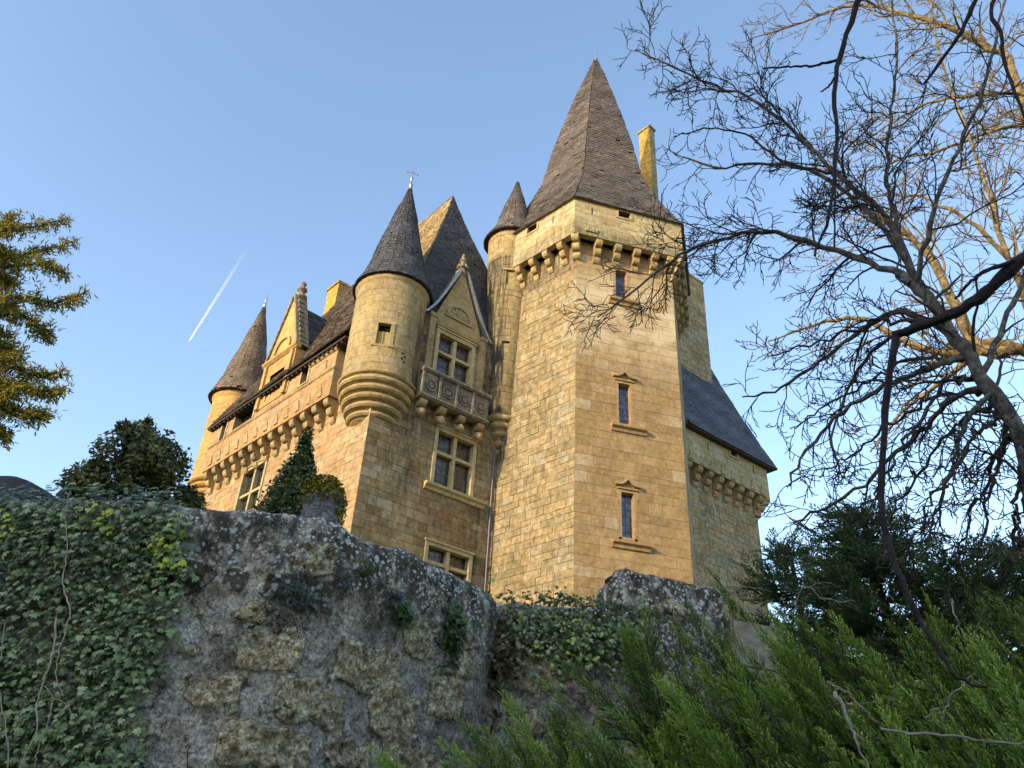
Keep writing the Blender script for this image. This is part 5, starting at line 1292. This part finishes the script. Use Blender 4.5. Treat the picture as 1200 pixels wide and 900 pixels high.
# -- chestnut-like bare tree in front
T = Tree(); D = 6.6
base1 = np.array([5.4, 4.3, terr(5.4, 4.3)])
T.limb([(base1,), (base1 + [-.1, .1, 1.6],), (1260, 640, D), (1200, 520, D), (1150, 440, D), (1105, 375, D), (1072, 335, D)], .088, .042, rs, L=1.0, dens=3.2)
T.limb([(1072, 335, D), (1055, 282, D), (1028, 241, D - .1), (977, 202, D - .2), (927, 152, D - .3), (888, 122, D - .3), (845, 101, D - .35), (794, 82, D - .4), (745, 58, D - .4)], .034, .008, rs, L=.78, dens=7.5, trop=.03)
T.limb([(1068, 331, D), (1028, 311, D + .1), (973, 290, D + .2), (911, 274, D + .25), (868, 274, D + .3), (818, 288, D + .3), (779, 311, D + .3), (740, 345, D + .2), (700, 372, D + .2)], .036, .008, rs, L=.78, dens=7.5, trop=-.02)
T.limb([(1105, 375, D), (1060, 300, D + .5), (1010, 240, D + .7), (960, 205, D + .8), (900, 190, D + .8), (840, 195, D + .8), (790, 180, D + .8)], .04, .009, rs, L=.7, dens=4.7)
T.limb([(1120, 395, D), (1058, 365, D + .3), (1027, 377, D + .4), (995, 396, D + .5), (957, 427, D + .6), (910, 458, D + .6), (870, 465, D + .6)], .035, .008, rs, L=.7, dens=4.9, trop=-.03, droop=.03)
T.limb([(1128, 421, D), (1089, 431, D - .2), (1050, 447, D - .3), (1007, 470, D - .3), (968, 501, D - .3), (935, 545, D - .3), (925, 570, D - .3)], .03, .008, rs, L=.6, dens=5.5, trop=-.02, droop=.06)
T.limb([(1151, 454, D), (1112, 470, D + .2), (1089, 497, D + .3), (1050, 530, D + .3), (1010, 570, D + .3), (960, 600, D + .3), (930, 612, D + .3)], .03, .008, rs, L=.55, dens=6.0, trop=-.02, droop=.08)
T.limb([(1160, 460, D), (1140, 480, D - .2), (1120, 530, D - .3), (1100, 590, D - .3), (1085, 640, D - .3)], .026, .008, rs, L=.5, dens=6.5, droop=.08)
T.limb([(1180, 495, D), (1175, 530, D + .2), (1160, 580, D + .3), (1150, 640, D + .3)], .026, .008, rs, L=.5, dens=6.5, droop=.08)
T.limb([(1100, 372, D), (1040, 400, D + .6), (1000, 440, D + .8), (975, 520, D + .8), (990, 560, D + .8)], .026, .007, rs, L=.55, dens=5.7, droop=.05)
T.limb([(1072, 335, D), (1090, 260, D - .2), (1120, 180, D - .2), (1150, 110, D - .3), (1170, 30, D - .3), (1180, -40, D - .3)], .026, .010, rs, L=.8, dens=4.4)
T.limb([(1060, 300, D), (1040, 220, D), (1045, 140, D), (1050, 60, D), (1040, -30, D)], .022, .009, rs, L=.78, dens=5.1)
T.limb([(1150, 440, D), (1190, 350, D + .3), (1215, 260, D + .4), (1240, 180, D + .4)], .026, .012, rs, L=.8, dens=3.2)
T.limb([(1200, 540, D), (1190, 590, D), (1195, 640, D)], .02, .008, rs, L=.5, dens=5.9, droop=.08)
T.limb([(977, 202, D), (920, 190, D), (880, 160, D), (830, 150, D), (790, 160, D)], .018, .007, rs, L=.5, dens=5.2, trop=.02)
for px0, py0, px1, py1, dd in ((1165, 475, 1030, 620, .5), (1155, 460, 960, 560, .7), (1190, 510, 1120, 660, .6), (1130, 420, 930, 500, .9), (1210, 560, 1180, 670, .4), (1110, 385, 900, 420, .4), (1175, 490, 1060, 650, -.5), (1140, 440, 1010, 600, -.4)):
    T.limb([(px0, py0, D), (px0 * .65 + px1 * .35 + 5, py0 * .75 + py1 * .25 - 18, D + dd * .6), (px0 * .3 + px1 * .7, py0 * .35 + py1 * .65 - 8, D + dd), (px1, py1, D + dd)], .02, .007, rs, L=.5, dens=7, droop=.07, wob=.02)
t1 = empty('bare_tree', tuple(base1), 'leafless grey-barked tree leaning in from the right, its twigs crossing the tower', 'tree')
T.tr.build('trunk', M_BRG, t1); T.tw.build('twigs', M_BRK, t1)
# -- sunlit tree behind
T = Tree(1.6); D = 13.5; base3 = at(1290, 640, 14.5); base3[2] = terr(base3[0], base3[1])
T.limb([(base3,), (1300, 560, 14.5), (1270, 470, 14.2), (1215, 415, 14), (1150, 408, D), (1120, 360, D), (1090, 303, D), (1059, 272, D), (1020, 250, D)], 0.184, 0.035, rs, L=1.5, dens=2.5, rmin=.0075)
T.limb([(1215, 415, 14), (1160, 402, D), (1110, 415, D), (1060, 400, D), (1010, 372, D), (960, 380, D), (900, 400, D)], 0.102, 0.014, rs, L=1.2, dens=3.2, rmin=.0075, droop=.03)
T.limb([(1290, 480, 14.5), (1240, 300, 14.3), (1187, 82, 14), (1160, 58, 14), (1113, 31, D), (1063, 17, D), (1000, 5, D), (930, 30, D), (880, 45, D)], 0.102, 0.014, rs, L=1.2, dens=3.2, rmin=.0075)
T.limb([(1250, 350, 14.5), (1230, 140, 14.2), (1200, 111, 14), (1137, 113, D), (1090, 120, D), (1051, 140, D), (1028, 155, D), (980, 190, D)], 0.051, 0.010, rs, L=1.2, dens=3.5, rmin=.0075)
T.limb([(1250, 350, 14.5), (1230, 170, 14.2), (1200, 146, 14), (1145, 160, D), (1106, 175, D), (1059, 185, D), (1010, 205, D), (960, 250, D)], 0.051, 0.010, rs, L=1.2, dens=3.5, rmin=.0075)
T.limb([(1250, 420, 14.2), (1200, 330, 14), (1150, 270, D), (1100, 240, D), (1060, 230, D), (1000, 290, D), (950, 320, D)], 0.051, 0.010, rs, L=1.2, dens=3.5, rmin=.0075)
T.limb([(1240, 440, 14.2), (1180, 300, 13), (1150, 200, 13), (1100, 60, 13), (1090, -20, 13)], 0.054, 0.010, rs, L=1.2, dens=3.0, rmin=.0075)
T.limb([(1150, 408, D), (1100, 450, D), (1060, 480, D), (1020, 530, D)], 0.054, 0.014, rs, L=1.1, dens=2.8, rmin=.0075, droop=.05)
t3 = empty('bare_tree', tuple(base3), 'leafless tree further back on the right with golden sunlit limbs', 'tree')
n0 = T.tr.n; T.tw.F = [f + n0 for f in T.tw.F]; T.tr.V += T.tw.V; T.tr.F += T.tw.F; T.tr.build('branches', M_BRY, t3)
# -- dark branches close to the viewer
T = Tree(); base2 = np.array([3.6, 2.3, 0.]); Dn_ = 3.5
T.limb([(base2,), (base2 + [0, .05, 2.4],), (base2 + [-.1, .1, 4.6],), (base2 + [-.15, .1, 7.2],)], .16, .06, rs, tw=False)
hub = base2 + np.array([-.12, .1, 5.6]); hub2 = base2 + np.array([-.08, .08, 4.2])
T.limb([(hub + [0, 0, 1.2],), (1090, -150, 3.7), (1030, -50, Dn_), (1000, 20, Dn_), (985, 60, Dn_), (979, 100, Dn_), (979, 150, Dn_), (978, 210, Dn_), (968, 265, Dn_), (955, 300, Dn_)], .022, .006, rs, tw=False, wob=.004)
T.limb([(983, 70, Dn_), (960, 76, Dn_), (930, 78, Dn_), (893, 80, Dn_)], .010, .005, rs, tw=False, wob=.003)
T.limb([(979, 90, Dn_), (972, 100, Dn_), (962, 108, Dn_)], .008, .004, rs, tw=False, wob=.002)
T.limb([(hub + [0, 0, .9],), (1230, -120, 3.6), (1150, -10, Dn_), (1125, 40, Dn_), (1083, 98, Dn_)], .020, .008, rs, tw=False, wob=.003)
T.limb([(hub + [0, 0, .4],), (1230, -60, 3.6), (1164, 0, Dn_), (1172, 39, Dn_), (1179, 78, Dn_), (1199, 132, Dn_), (1240, 210, Dn_)], .014, .006, rs, tw=False, wob=.003)
T.limb([(hub2,), (1300, 240, 3.7), (1200, 303, Dn_), (1150, 348, Dn_), (1100, 375, Dn_), (1046, 393, Dn_)], .040, .020, rs, tw=False, wob=.003)
T.limb([(1050, 392, Dn_), (1042, 440, Dn_), (1035, 520, Dn_), (1033, 600, Dn_), (1050, 660, Dn_), (1075, 720, Dn_), (1105, 770, Dn_), (1127, 797, Dn_), (1157, 805, Dn_)], .017, .006, rs, tw=False, wob=.003)
T.limb([(1200, 303, Dn_), (1150, 320, Dn_ - .1), (1120, 350, Dn_ - .1)], .012, .006, rs, tw=False, wob=.003)
t2 = empty('bare_tree', tuple(base2), 'nearest bare tree, only its thick dark branches hanging in from the upper right', 'tree')
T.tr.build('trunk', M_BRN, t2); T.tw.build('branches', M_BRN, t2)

# ------------------------------------------------------------------ contrail high above
m, nt, b = newmat('vapour'); b.inputs['Base Color'].default_value = (.95, .95, .95, 1); b.inputs['Roughness'].default_value = 1
tr = N(nt, 'ShaderNodeBsdfTransparent'); ms = N(nt, 'ShaderNodeMixShader'); nt.links.new(attr(nt, 'stain'), ms.inputs[0]); nt.links.new(tr.outputs[0], ms.inputs[1]); nt.links.new(b.outputs[0], ms.inputs[2])
nt.links.new(ms.outputs[0], nt.nodes['Material Output'].inputs[0])
a = at(221, 401, 6000); e = at(292, 288, 6200); tt = np.linspace(0, 1, 60)[:, None]; c = a + (e - a) * tt
V, Fc = tube(c, 7 + 9 * tt[:, 0], 8); al = np.repeat(.34 * (1 - tt[:, 0]) ** 1.3 * np.clip(tt[:, 0] * 30, 0, 1), 8)
tag(npmesh('contrail', V, Fc, m, stain=al, smooth=True, loc=tuple(a)), 'thin white vapour trail slanting up the open sky on the left', 'vapour trail', kind=None)
